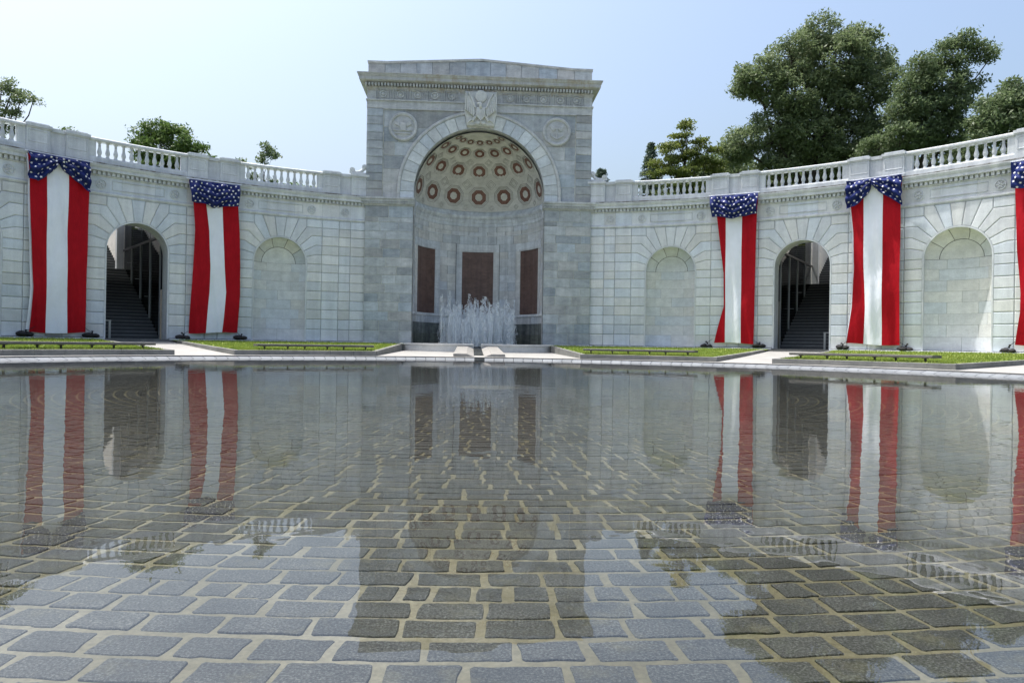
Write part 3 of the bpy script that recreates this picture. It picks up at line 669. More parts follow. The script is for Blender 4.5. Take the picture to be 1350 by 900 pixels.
# attic of upright slabs under a low gable coping
xb = [-5.42, -4.62, -3.9, -3.1, -2.35, -1.55, -.75, .45, 1.2, 1.95, 2.8, 3.7, 4.55, 5.42]
def ztop(x): x = abs(x); return 13.84 if x > 4.5 else 13.84 + .29 * (4.5 - x) / 4.5
for x0, x1 in zip(xb[:-1], xb[1:]):
    v = [(x0 + .008, YP + .12, 13.2), (x1 - .008, YP + .12, 13.2), (x1 - .008, YP + .12, ztop(x1)), (x0 + .008, YP + .12, ztop(x0))]; v += [(p[0], YP + .9, p[2]) for p in v]
    put('attic_slab', mesh('attic_slab', v, [(0, 1, 2, 3), (1, 5, 6, 2), (4, 0, 3, 7), (3, 2, 6, 7), (5, 4, 7, 6)], 'granite'), PV)
mb = MB(); xs = [-5.45, -4.5, 0, 4.5, 5.45]; v = []
for x in xs:
    z = ztop(x) + .003
    for y, dz in ((YP + .08, 0), (YP + .06, .04), (YP + .06, .095), (YP + 1, .095), (YP + 1, 0)): v.append((x, y, z + dz))
mb.add(v, [(i * 5 + k, i * 5 + (k + 1) % 5, (i + 1) * 5 + (k + 1) % 5, (i + 1) * 5 + k)[::-1] for i in range(4) for k in range(5)] + [(0, 1, 2, 3, 4), (24, 23, 22, 21, 20)]); put('attic_coping', mb.mesh('attic_coping', 'granite_trim'), PV)
mb = MB(); mb.box(-5.42, 5.42, YP + .25, YP + .85, 13.19, 13.8); mb.box(-5.43, -5.4, YP + .02, 27.1, .2, 12.6); mb.box(5.4, 5.43, YP + .02, 27.1, .2, 12.6); mb.box(-5.43, 5.43, 27.1, 27.15, .2, 13.1); put('side_walls', mb.mesh('side_walls', 'granite'), PV)
# apse: wall, red panels, cornice, coffered half dome
RB = 3.15
def ap(a, z, d): return ((RB - d) * sin(a), YA + (RB - d) * cos(a), z)
def apoly(a0, a1, z0, z1, k=None):
    k = k or max(1, int((a1 - a0) / .12)); return [(a0 + (a1 - a0) * j / k, z0) for j in range(k + 1)] + [(a1 - (a1 - a0) * j / k, z1) for j in range(k + 1)]
D = rad(1)
def ap_stone(a0, a1, z0, z1, mat='apse', nm='apse_block'): put(nm, stone_me(nm, [(a * 1.0, z) for a, z in apoly(a0, a1, z0, z1)], lambda s, z, d: ap(s, z, d), mat, g=.003, c=.004, d0=0, d1=.018, strip=True), PV)
zr = [1.9, 2.377, 2.803, 3.236, 3.677, 4.092, 4.508, 4.941, 5.3, 5.7]
for s in (-1, 1):
    for i in range(len(zr) - 1):
        for a0, a1 in (((21.5, 30.2), (30.2, 39)) if i % 2 else ((21.5, 39),)): ap_stone(*sorted((s * a0 * D, s * a1 * D)), zr[i], zr[i + 1])
        ap_stone(*sorted((s * 80.5 * D, s * 90 * D)), zr[i], zr[i + 1])
for z0, z1 in ((5.7, 6.14), (6.14, 6.36), (6.36, 6.62)):
    off = 0 if z0 != 6.14 else 9
    cuts = [-90] + [c_ + off for c_ in range(-72, 90, 18) if c_ + off < 88] + [90]
    for a0, a1 in zip(cuts[:-1], cuts[1:]): ap_stone(a0 * D, a1 * D, z0, z1)
for z0, z1, mt in ((.3, .95, 'apse_base'), (.95, 1.5, 'apse_base2'), (1.5, 1.9, 'apse')):
    off = 0 if mt != 'apse_base2' else 8; cuts = [-90] + [c_ + off for c_ in range(-75, 90, 15) if c_ + off < 87] + [90]
    if mt == 'apse_base2' and mt not in M: M[mt] = stone_mat('damp apse stone', (.16, .19, .17), (.30, .33, .31), (.8, 1.1), .4, .5, rough=.5)
    for a0, a1 in zip(cuts[:-1], cuts[1:]): ap_stone(a0 * D, a1 * D, z0, z1, mt)
def apsweep(name, prof, a0, a1, mat, n=None, mp_=ap):
    n = n or max(2, int(abs(a1 - a0) / .09)); v = [mp_(a0 + (a1 - a0) * i / n, z, d) for i in range(n + 1) for d, z in prof]; m = len(prof)
    f = [(i * m + k, i * m + (k + 1) % m, (i + 1) * m + (k + 1) % m, (i + 1) * m + k) for i in range(n) for k in range(m)] + [tuple(range(m))[::-1], tuple(n * m + k for k in range(m))]
    return put(name, mesh(name, v, f, mat), PV)
apsweep('apse_bed', [(-.03, .2), (.002, .2), (.002, 6.7), (-.03, 6.7)], -pi / 2, pi / 2, 'joint')
apsweep('apse_cornice', [(-.05, 6.622), (.03, 6.622), (.05, 6.66), (.05, 6.80), (.08, 6.83), (.10, 6.93), (.10, 7.0), (.15, 7.04), (.20, 7.12), (.20, 7.2), (.12, 7.24), (.08, 7.36), (.0, 7.44), (-.05, 7.44)], -pi / 2, pi / 2, 'apse')
apsweep('apse_string', [(-.02, 6.12), (.04, 6.12), (.05, 6.15), (.04, 6.17), (-.02, 6.17)], -pi / 2, pi / 2, 'apse')
mb = MB()
for k in range(60): a = -pi / 2 + .04 + (pi - .08) * k / 59; mb.add([ap(a + e, z, d) for e in (-.013, .013) for z in (6.94, 6.995) for d in (.09, .135)], [(0, 2, 3, 1), (4, 5, 7, 6), (1, 3, 7, 5), (0, 1, 5, 4), (2, 6, 7, 3)])
tag(put('dentils', mb.mesh('dentils', 'apse'), PV), kind='stuff')
apsweep('panel_sill', [(-.02, 1.86), (.06, 1.86), (.07, 1.9), (.06, 1.99), (-.02, 1.99)], -pi / 2, pi / 2, 'apse')
for a0, a1 in ((-15.4, 15.4), (45, 74.5), (-74.5, -45)):
    z0, z1 = 2.0, 5.29
    for b0, b1, y0, y1 in ((a0 - 5.8, a1 + 5.8, z1, 5.69), (a0 - 5.8, a0, z0, z1 - .002), (a1, a1 + 5.8, z0, z1 - .002)):
        n = max(2, int(abs(b1 - b0) * D / .09))
        apsweep('panel_frame', [(-.01, y0), (.05, y0), (.05, y1), (-.01, y1)], b0 * D, b1 * D, 'apse')
    apsweep('panel_frame_bead', [(.0, z1), (.062, z1), (.062, z1 + .09), (.0, z1 + .09)], (a0 - 1.5) * D, (a1 + 1.5) * D, 'apse')
    apsweep('marble_panel', [(.0, z0), (.02, z0), (.02, z1 - .003), (.0, z1 - .003)], a0 * D, a1 * D, 'panel')
RD, ZD = 3.14, 7.44
def dm(a, e, d=0.0): r_ = RD - d; return (r_ * sin(a) * cos(e), YA + r_ * cos(a) * cos(e), ZD + r_ * sin(e) * 1.04)
v = []; f = []; na, ne = 48, 24
for j in range(ne + 1):
    for i in range(na + 1): v.append(dm(-pi / 2 + pi * i / na, pi / 2 * j / ne))
for j in range(ne):
    for i in range(na): a = j * (na + 1) + i; f.append((a, a + 1, a + na + 2, a + na + 1))
put('half_dome', mesh('half_dome', v, f, 'dome', True), PV)
def oct_ring(ro, ri, d0, d1, n=8):
    v = []; of = pi / 8
    for r_, d in ((ro, d0), (ro, d1), (ri, d1), (ri, d0)):
        for k in range(n): v.append((r_ * cos(2 * pi * k / n + of), -d - r_ * r_ / 6.3, r_ * sin(2 * pi * k / n + of)))
    return v, [(j * n + k, j * n + (k + 1) % n, (j + 1) * n + (k + 1) % n, (j + 1) * n + k) for j in range(3) for k in range(n)]
rows = [(13.2, .375, .185), (37, .315, .155), (56, .235, .115), (70, .155, .075)]
M['inlay'] = plain('grey inlay line', (.25, .25, .23), .7)
def frame_at(a, e):
    p = Vector(dm(a, e)); nrm = Vector((0, YA, ZD)) - p; nrm.normalize(); x = Vector((cos(a), -sin(a), 0)); z = nrm.cross(x) * -1
    if z.z < 0: z = -z
    m = Matrix((x, -nrm, z)).transposed().to_4x4(); m.translation = p; return m
for e, ro, ri in rows:
    cf = MB(); cf.add(*oct_ring(ro / .924 * 1.40, ro / .924 * 1.35, -.02, .014)); cf.add(*oct_ring(ro / .924 * 1.2, ro / .924 * 1.165, -.02, .016)); cfm = cf.mesh('coffer', 'inlay')
    red = MB().add(*oct_ring(ro / .924, ri / .924, -.03, .009)).mesh('red_tile_ring', 'redtile')
    rz = MB(); n = 12; rz.add([(r_ * cos(2 * pi * k / n), -d, r_ * sin(2 * pi * k / n)) for r_, d in ((ri * 1.02, -.01), (ri * .95, .012), (ri * .5, .006), (ri * .4, .016), (ri * .15, .02)) for k in range(n)], [(j * n + k, j * n + (k + 1) % n, (j + 1) * n + (k + 1) % n, (j + 1) * n + k) for j in range(4) for k in range(n)] + [tuple(48 + k for k in range(n))])
    for k in range(8):
        a_ = k * pi / 4; cx, cz = ri * .66 * cos(a_), ri * .66 * sin(a_)
        stone(rz, [(cx + ri * .22 * cos(p), cz + ri * .22 * sin(p)) for p in np.linspace(0, 2 * pi, 6, False)], lambda x, z, d: (x, -d - (x * x + z * z) / 6.3, z), 0, .01, .004, .022)
    rzm = rz.mesh('rosette', 'dome')
    for k in range(-3, 4):
        m = frame_at(k * 25.7 * D, e * D); cfo = put('coffer', cfm, PV, m); put('red_tile_ring', red, cfo, sub=True); put('rosette', rzm, cfo, sub=True)
for e, sz in ((24.5, .27), (46, .2), (3.5, .15)):
    dia = MB()
    for ro, ri in ((sz, sz * .93), (sz * .6, sz * .54)):
        v = [(r_ * cos(pi / 2 * k), -d - r_ * r_ / 6.3, r_ * sin(pi / 2 * k)) for r_, d in ((ro, -.01), (ro, .012), (ri, .012), (ri, -.01)) for k in range(4)]; dia.add(v, [(j * 4 + k, j * 4 + (k + 1) % 4, (j + 1) * 4 + (k + 1) % 4, (j + 1) * 4 + k) for j in range(3) for k in range(4)])
    dme = dia.mesh('diamond_coffer', 'inlay')
    for k in range(-4, 4): 
        if abs((k + .5) * 25.7) < 84: put('diamond_coffer', dme, PV, frame_at((k + .5) * 25.7 * D, e * D))
# carved eagle keystone
mb = MB()
kp = lambda x, z, d: (x, YP - .03 - d, z)
stone(mb, [(-.66, 10.92), (.66, 10.92), (.72, 11.3), (.78, 11.55), (.76, 12.56), (-.76, 12.56), (-.78, 11.55), (-.72, 11.3)], kp, 0, .03, -.2, .14)
eg = put('eagle_carving', mb.mesh('eagle_carving', 'carving'), PV)
mb = MB(); n = 24
mb.add([kp(r_ * cos(2 * pi * k / n), 12.31 + r_ * sin(2 * pi * k / n), d) for r_, d in ((.29, .1), (.28, .23), (.22, .25)) for k in range(n)], [(j * n + k, j * n + (k + 1) % n, (j + 1) * n + (k + 1) % n, (j + 1) * n + k) for j in range(2) for k in range(n)] + [tuple(2 * n + k for k in range(n))]); put('glory_disc', mb.mesh('glory_disc', 'carving'), eg, sub=True)
for s in (-1, 1):
    mb = MB()
    stone(mb, ccw([(s * .20, 11.62), (s * .30, 11.95), (s * .46, 12.2), (s * .66, 12.46), (s * .74, 12.5), (s * .73, 12.1), (s * .62, 11.75), (s * .42, 11.42), (s * .24, 11.4)]), kp, 0, .05, .1, .27)
    for k in range(5):
        x0 = .30 + .095 * k; stone(mb, ccw([(s * x0, 11.30 + .07 * k), (s * (x0 + .075), 11.33 + .08 * k), (s * (x0 + .10), 11.75 + .12 * k), (s * (x0 + .02), 11.75 + .12 * k)]), kp, 0, .022, .2, .31)
    stone(mb, ccw([(s * .22, 11.70), (s * .30, 11.72), (s * .50, 12.2), (s * .62, 12.42), (s * .54, 12.42), (s * .38, 12.15)]), kp, 0, .022, .2, .33)
    put('wing', mb.mesh('wing', 'carving'), eg, sub=True)
    mb = MB(); stone(mb, ccw([(s * .20, 11.45), (s * .36, 11.3), (s * .42, 11.12), (s * .34, 11.08), (s * .22, 11.25), (s * .12, 11.4)]), kp, 0, .025, .1, .26)
    for k in range(4): a_ = k * .5; stone(mb, ccw([(s * (.38 + .05 * k), 11.2 - .04 * k), (s * (.5 + .05 * k), 11.24 - .06 * k), (s * (.48 + .05 * k), 11.14 - .05 * k)]), kp, 0, .012, .1, .22)
    put('talon', mb.mesh('talon', 'carving'), eg, sub=True)
mb = MB(); stone(mb, [(-.2, 11.74), (-.22, 11.35), (0, 11.08), (.22, 11.35), (.2, 11.74)], kp, 0, .03, .1, .34)
for k in range(5): x = -.16 + .08 * k; stone(mb, rect(x - .02, x + .02, 11.3 + abs(x) * .4, 11.6), kp, 0, .01, .32, .365)
put('shield', mb.mesh('shield', 'carving'), eg, sub=True)
mb = MB(); mb.tube([kp(0, 11.7, .25), kp(-.01, 11.84, .30), kp(-.03, 11.93, .30), kp(-.14, 11.93, .30), kp(-.19, 11.89, .28)], [.12, .085, .085, .06, .012], 8)
put('head', mb.mesh('head', 'carving', True), eg, sub=True)
mb = MB(); stone(mb, [(-.28, 11.0), (-.1, 10.94), (0, 11.05), (.1, 10.94), (.28, 11.0), (.16, 11.12), (-.16, 11.12)], kp, 0, .02, .1, .24); put('tail', mb.mesh('tail', 'carving'), eg, sub=True)

# ------------------------------------------------------------------ lawns in granite kerbs, benches
def lz(r): return .155 + .27 * max(0, (r - 12.7) / 10)
BED = [('in', 1), ('out', 1), ('in', -1), ('out', -1)]
def side_t(kind, end, r):           # angle of the bed's edge at radius r
    k = (r - 12.55) / 10
    if kind == 'in': return math.asin(3.45 / r) if end == 0 else .634 - .03 * k
    return (.770 - .052 * k) if end == 0 else (1.166 - .052 * k)
LAB = {('in', -1): 'beside the fountain below the lone bushy tree', ('out', -1): 'cut by the picture edge under the spread banner with a knotted swag', ('in', 1): 'beside the fountain below the cedar', ('out', 1): 'in front of the sunlit doorway below the oaks'}
for kind, sg in BED:
    r_end = 22.75; nr, na_ = 12, 24; v = []; f = []
    for i in range(nr + 1):
        r = 12.66 + (r_end - 12.66) * i / nr; t0, t1 = side_t(kind, 0, r), side_t(kind, 1, r)
        for k in range(na_ + 1): t = t0 + (t1 - t0) * k / na_; v.append((sg * r * sin(t), r * cos(t), lz(r)))
    for i in range(nr):
        for k in range(na_): a = i * (na_ + 1) + k; q_ = (a, a + 1, a + na_ + 2, a + na_ + 1); f.append(q_ if sg < 0 else q_[::-1])
    tag(put('lawn', mesh('lawn', v, f, 'soil')), kind='structure')
    n = 15000; u = rng.random(n); rb = 12.75 + 9.8 * rng.random(n) ** 1.5; v = np.zeros((n, 3, 3)); t0 = np.array([side_t(kind, 0, r) for r in rb]); t1 = np.array([side_t(kind, 1, r) for r in rb]); mg = .22 / rb
    t = t0 + mg + (t1 - t0 - 2 * mg) * u; x, y = sg * rb * np.sin(t), rb * np.cos(t); z = .155 + .27 * (rb - 12.7) / 10; a_ = rng.random(n) * 6.28; hh = rng.uniform(.03, .07, n); wd = rng.uniform(.012, .025, n)
    v[:, 0] = np.stack([x + np.cos(a_) * wd, y + np.sin(a_) * wd, z - .005], -1); v[:, 1] = np.stack([x - np.cos(a_) * wd, y - np.sin(a_) * wd, z - .005], -1); v[:, 2] = np.stack([x + rng.normal(0, .02, n), y + rng.normal(0, .02, n), z + hh], -1)
    me = bpy.data.meshes.new('grass'); me.from_pydata(v.reshape(-1, 3).tolist(), [], np.arange(3 * n).reshape(-1, 3).tolist()); me.materials.append(M['grass']); tag(put('grass', me), kind='stuff')
    # kerb pieces
    ta, tb = side_t(kind, 0, 12.55), side_t(kind, 1, 12.55); tmid = (ta + tb) / 2; W = thing('granite_kerb', (sg * 12.55 * sin(tmid), 12.55 * cos(tmid), .03), 'low grey granite kerb round the lawn ' + LAB[kind, sg], 'kerb', 'kerbs round the lawns')
    nk = 6 if kind == 'in' else 7
    for k in range(nk):
        a, b = ta + (tb - ta) * k / nk, ta + (tb - ta) * (k + 1) / nk; a, b = a + (.0002 if k else 0), b - (.0002 if k < nk - 1 else 0); v = []; m = 5
        for i in range(m + 1):
            t = a + (b - a) * i / m
            for r, z in ((12.55, -.1), (12.55, .165), (12.56, .172), (12.73, .172), (12.73, -.1)): v.append((sg * r * sin(t), r * cos(t), z))
        f = [(i * 5 + e, i * 5 + (e + 1) % 5, (i + 1) * 5 + (e + 1) % 5, (i + 1) * 5 + e) for i in range(m) for e in range(5)] + [(0, 1, 2, 3, 4), tuple(m * 5 + e for e in range(5))]
        put('kerb_stone', mesh('kerb_stone', v, f, 'kerb'), W)
    for end in (0, 1):
        for k in range(6):
            r0, r1 = 12.735 + k * (8.6 / 6) + (.003 if k else 0), 12.735 + (k + 1) * (8.6 / 6); v = []
            for r in (r0, r1):
                t = side_t(kind, end, r); wd = .17 / r * (1 if end == 0 else -1); zt = lz(r) + .017
                for tt, z in ((t, -.1), (t, zt), (t + wd, zt), (t + wd, -.1)): v.append((sg * r * sin(tt), r * cos(tt), z))
            put('kerb_stone', mesh('kerb_stone', v, [(0, 1, 5, 4), (1, 2, 6, 5), (2, 3, 7, 6), (0, 3, 2, 1), (4, 5, 6, 7)], 'kerb'), W)
# benches: slab on thin posts
BL = {('in', -1): 'long low dark bench on the lawn left of the fountain', ('out', -1): 'long low dark bench cut by the left picture edge', ('in', 1): 'long low dark bench on the lawn right of the fountain', ('out', 1): 'long low dark bench on the lawn before the rightmost doorway'}
for kind, sg in BED:
    t0, t1 = (.280, .571) if kind == 'in' else (.80, 1.105); tm = (t0 + t1) / 2; rbn = 13.12; Bn = thing('bench', (sg * rbn * sin(tm), rbn * cos(tm), .17), BL[kind, sg], 'bench', 'benches on the lawns')
    for k in range(3):
        a, b = t0 + (t1 - t0) * k / 3 + (.0004 if k else 0), t0 + (t1 - t0) * (k + 1) / 3 - (.0004 if k < 2 else 0)
        put('bench_slab', sweep(MB(), [(-.21, .292), (.21, .292), (.225, .305), (.225, .355), (.215, .365), (-.215, .365), (-.225, .355), (-.225, .305)], *sorted((sg * a, sg * b)), 6, R=rbn).mesh('bench_slab', 'bench'), Bn)
        for fr in (.2, .78):
            t = a + (b - a) * fr; mb = MB(); m_ = cyl(sg * t, rbn); mb.box(-.018, .018, -.03, .03, .10, .275, lambda x, d, z: m_(x, z, d)); mb.box(-.03, .03, -.1, .1, .276, .2915, lambda x, d, z: m_(x, z, d)); put('bench_leg', mb.mesh('bench_leg', 'darkmetal'), Bn)

# ------------------------------------------------------------------ fountain basin, runnel, jets
F = thing('fountain', (0, 21.5, .1), 'fountain of tall white water jets rising from a low curved cream basin', 'fountain')
rb_, yc_ = 4.9, 25.1
for s in (-1, 1):
    for k in range(3):
        a0, a1 = .036 + (.84 - .036) * k / 3, .036 + (.84 - .036) * (k + 1) / 3 - .001; v = []; n = 6
        prof = [(0, -.2), (0, .36), (-.035, .372), (-.035, .44), (-.02, .452), (.33, .452), (.33, -.2)]
        for i in range(n + 1):
            a = a0 + (a1 - a0) * i / n
            for dr, z in prof: v.append((s * (rb_ - dr) * sin(a), yc_ - (rb_ - dr) * cos(a), z))
        m = len(prof); put('basin_rim', mesh('basin_rim', v, [(i * m + e, i * m + (e + 1) % m, (i + 1) * m + (e + 1) % m, (i + 1) * m + e) for i in range(n) for e in range(m)] + [tuple(range(m)), tuple(n * m + e for e in range(m))], 'cream'), F)
    # sloping cheek slabs of the runnel
    def slab(x0, x1, zf0, zf1, th, y0=12.75, y1=20.15):
        zf = lambda y: .12 + (.35 - .12) * (y - 12.75) / 7.4
        v = [(s * x, y, zf(y) + dz + (zf0 if x == x0 else zf1)) for y in (y0, y1) for x in (x0, x1) for dz in (-th, 0)]; return mesh('runnel_slab', v, [(0, 1, 3, 2), (4, 6, 7, 5), (1, 5, 7, 3), (0, 4, 5, 1), (2, 3, 7, 6), (0, 2, 6, 4)], 'beige')
    put('runnel_slab', slab(.43, .90, 0, 0, .085), F); put('runnel_cheek', slab(.18, .426, -.10, -.004, .16), F)
    mb = MB().box(*sorted((s * .5, s * .86)), 12.9, 20.1, -.1, .03); put('runnel_footing', mb.mesh('runnel_footing', 'kerb'), F)
mb = MB(); st = 9
for k in range(st): y0 = 12.0 + (20.6 - 12.0) * k / st; y1 = 12.0 + (20.6 - 12.0) * (k + 1) / st; mb.box(-.178, .178, y0, y1 - .002, -.3, -.055 + .32 * k / (st - 1))
put('runnel_bed', mb.mesh('runnel_bed', 'dark_granite'), F)
mb = MB()
for k in range(st):
    y0 = 12.0 + (20.6 - 12.0) * k / st; y1 = 12.0 + (20.6 - 12.0) * (k + 1) / st; z = -.055 + .32 * k / (st - 1) + .02; mb.add([(-.177, y0 - .01, z), (.177, y0 - .01, z), (.177, y1, z), (-.177, y1, z), (-.177, y0 - .02, z - .06), (.177, y0 - .02, z - .06)], [(0, 1, 2, 3), (4, 5, 1, 0)])
put('runnel_water', mb.mesh('runnel_water', 'water'), F)
v = [(x, y, .33) for x, y in ((-3.1, 22.9), (-2.9, 21.6), (-1.4, 20.65), (0, 20.5), (1.4, 20.65), (2.9, 21.6), (3.1, 22.9), (2.4, 24.4), (0, 25.4), (-2.4, 24.4))]; put('basin_water', mesh('basin_water', v, [tuple(range(10))], 'water'), F)
# jets: rising threads, broken heads and falling drops
V = []; Fc = []
def octa(p, r, h):
    n = len(V); x, y, z = p; V.extend([(x + r, y, z), (x, y + r, z), (x - r, y, z), (x, y - r, z), (x, y, z + h), (x, y, z - h)]); Fc.extend([(n, n + 1, n + 4), (n + 1, n + 2, n + 4), (n + 2, n + 3, n + 4), (n + 3, n, n + 4), (n + 1, n, n + 5), (n + 2, n + 1, n + 5), (n + 3, n + 2, n + 5), (n, n + 3, n + 5)])
random.seed(5); jets = []
for i in range(135):
    a = random.random() * 2 * pi; rr_ = random.random() ** .42; jets.append((1.78 * rr_ * cos(a), 22.7 + .9 * rr_ * sin(a), 1.0 + 1.15 * random.random() ** .8 + .45 * (1 - rr_)))
for k in range(9): jets.append((-1.75 + .44 * k + random.uniform(-.05, .05), 22.3 + random.uniform(-.4, .6), 2.3 + random.uniform(-.3, .35)))
for jx, jy, jh in jets:
    lx, ly = random.uniform(-.06, .06), random.uniform(-.06, .06)
    mbj = MB(); zz = np.linspace(.33, .33 + jh * .62, 6); mbj.tube([(jx + lx * (k / 6) ** 2, jy + ly * (k / 6) ** 2, z) for k, z in enumerate(zz)], [.034, .026, .03, .024, .03, .006], 5, False); n = len(V); V.extend(mbj.v); Fc.extend([tuple(i + n for i in f_) for f_ in mbj.f])
    for k in range(80):     # broken, frothing head
        h = jh * (1 - .75 * random.random() ** 1.15); sp = .016 + .075 * (1 - h / jh); octa((jx + lx + random.gauss(0, sp), jy + ly + random.gauss(0, sp), .33 + h), random.uniform(.008, .024), random.uniform(.012, .05))
    for k in range(85):     # falling drops
        h = jh * random.random() ** .75; fall = math.sqrt(max(0, 1 - h / jh)); dx = random.gauss(.0, .10) * (.3 + fall); dy = random.gauss(.0, .10) * (.3 + fall); octa((jx + dx, jy + dy, .33 + h), random.uniform(.006, .014), random.uniform(.025, .09) * (.5 + fall))
for k in range(2200):       # foam where the water falls back
    a = random.random() * 6.283; rr_ = random.random() ** .5; octa((1.95 * rr_ * cos(a), 22.7 + 1.0 * rr_ * sin(a), .34 + random.random() ** 2.5 * .35), random.uniform(.012, .04), random.uniform(.01, .04))
tag(put('water_jets', mesh('water_jets', V, Fc, 'spray'), F), kind='stuff')

# ------------------------------------------------------------------ stair passages behind the two doorways
SL = {-1: ('in the shaded doorway below the bushy tree'), 1: ('in the doorway below the oaks')}
for sg in (-1, 1):
    t = sg * DT; mw = RZ(t); g = -sg       # glass on the side nearer the fountain
    bp_ = Vector((0, 24.3, .4)); bp_.rotate(mw.to_euler())
    St = thing('stairs', bp_, 'dark stone stairs rising into shadow ' + SL[sg], 'stairs', 'stairs behind the doorways')
    NS, o_ = 22, -g
    for k in range(NS + 19):
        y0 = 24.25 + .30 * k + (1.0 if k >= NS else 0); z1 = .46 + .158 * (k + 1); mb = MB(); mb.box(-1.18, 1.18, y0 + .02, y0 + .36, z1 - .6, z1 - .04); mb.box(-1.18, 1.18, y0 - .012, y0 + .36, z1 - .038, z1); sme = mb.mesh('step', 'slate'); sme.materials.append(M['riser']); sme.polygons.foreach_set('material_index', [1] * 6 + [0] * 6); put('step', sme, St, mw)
    zl = .46 + .158 * NS; yl = 24.25 + .3 * NS
    mb = MB(); mb.box(-1.18, 1.18, yl + .061, yl + 1.019, zl - .5, zl - .002); put('landing', mb.mesh('landing', 'slate'), St, mw)
    mb = MB(); mb.box(-1.18, 1.18, 22.75, 24.236, -.1, .455); mb.box(-1.38, 1.38, 22.35, 22.748, -.1, .415); put('threshold', mb.mesh('threshold', 'dark_granite'), St, mw)
    bp2 = Vector((0, 30, .4)); bp2.rotate(mw.to_euler()); P = thing('stair_passage', bp2, 'pale walled passage round the stairs ' + SL[sg], 'passage', 'passages behind the doorways')
    mb = MB(); mb.box(*sorted((o_ * 1.185, o_ * 1.4)), 24.16, 38.9, 0, 7.24); mb.box(*sorted((g * 1.16, g * 1.42)), 31.45, 38.9, 2.5, 7.9); put('side_wall', mb.mesh('side_wall', 'cream'), P, mw)
    mb = MB(); mb.box(*sorted((g * .88, g * 1.19)), 31.1, 31.42, zl, 7.2); put('pier', mb.mesh('pier', 'trim'), P, mw)
    mb = MB(); mb.box(*sorted((o_ * 1.4, g * 3.9)), 24.17, 30.4, 6.6, 7.2); put('ceiling_slab', mb.mesh('ceiling_slab', 'trim'), P, mw)
    mb = MB(); mb.box(*sorted((o_ * 1.4, g * 3.9)), 39.0, 39.2, 2, 7.26); put('bank', mb.mesh('bank', 'soil'), P, mw)
    G = thing('glass_wall', Vector((g * 1.2 * cos(t) + 28 * sin(t), 28 * cos(t) - g * 1.2 * sin(t), .5)), 'dark glazed wall beside the stairs ' + SL[sg], 'glass wall', 'glass walls beside the stairs')
    ys = [24.3, 26.0, 27.7, 29.4, 31.06]
    for k, y in enumerate(ys):
        if k < 4: mb = MB(); mb.box(g * 1.19 - .025, g * 1.19 + .025, y - .03, y + .03, .42, 4.88 if k else 5.2); put('post', mb.mesh('post', 'steel'), G, mw)
        if k < 4: mb = MB(); mb.box(g * 1.215 - .006, g * 1.215 + .006, y + .04, ys[k + 1] - .04, .5, 6.58); put('pane', mb.mesh('pane', 'glass'), G, mw)
        if 0 < k < 4: mb = MB(); zb = .46 + .158 * (y - 24.25) / .3 + 1.0; mb.box(*sorted((g * 1.16, g * .98)), y - .01, y + .01, zb - .012, zb + .012); put('bracket', mb.mesh('bracket', 'steel'), G, mw)
    mb = MB(); mb.box(g * 1.19 - .03, g * 1.19 + .03, 24.3, 31.1, 4.885, 4.975); put('transom', mb.mesh('transom', 'darkmetal'), G, mw)
    xs_ = np.linspace(g * 1.5, g * 3.6, 6); mb = MB()
    for x in xs_: mb.box(x - .045, x + .045, 33.3, 33.38, 3.2, 7.5)
    mb.box(*sorted((g * 1.44, g * 3.65)), 33.31, 33.37, 5.15, 5.23); put('window_frame', mb.mesh('window_frame', 'darkmetal'), G, mw)
    for a, b in zip(xs_[:-1], xs_[1:]): mb = MB(); mb.box(*sorted((a + g * .045, b - g * .045)), 33.33, 33.345, 5.24, 7.45); put('window_pane', mb.mesh('window_pane', 'glass'), G, mw)
    for k in range(9): mb = MB(); mb.box(*sorted((g * 1.46, g * 3.7)), 33.46, 33.6, 3.2 + .24 * k, 3.2 + .24 * k + .225); put('wall_course', mb.mesh('wall_course', 'slate'), G, mw)
    mb = MB(); mb.box(*sorted((g * 3.72, g * 3.9)), 24.16, 39, 0, 7.24); mb.box(*sorted((g * 1.3, g * 3.7)), 24.16, 33.4, 0, .3); put('inner_wall', mb.mesh('inner_wall', 'slate'), G, mw)
    hp = Vector((o_ * 1.0, 24.2, .46)); hp.rotate(mw.to_euler()); Hd = thing('handrail', hp, 'short steel handrail at the stair foot ' + SL[sg], 'handrail', 'handrails at the stair feet')
    mb = MB(); mb.box(o_ * .78 - .04, o_ * .78 + .04, 23.96, 24.04, .455, 1.17); put('rail_post', mb.mesh('rail_post', 'steel'), Hd, mw)
    mb = MB(); mb.box(*sorted((o_ * .72, o_ * 1.18)), 23.97, 24.03, 1.172, 1.215); put('rail_bar', mb.mesh('rail_bar', 'steel'), Hd, mw)

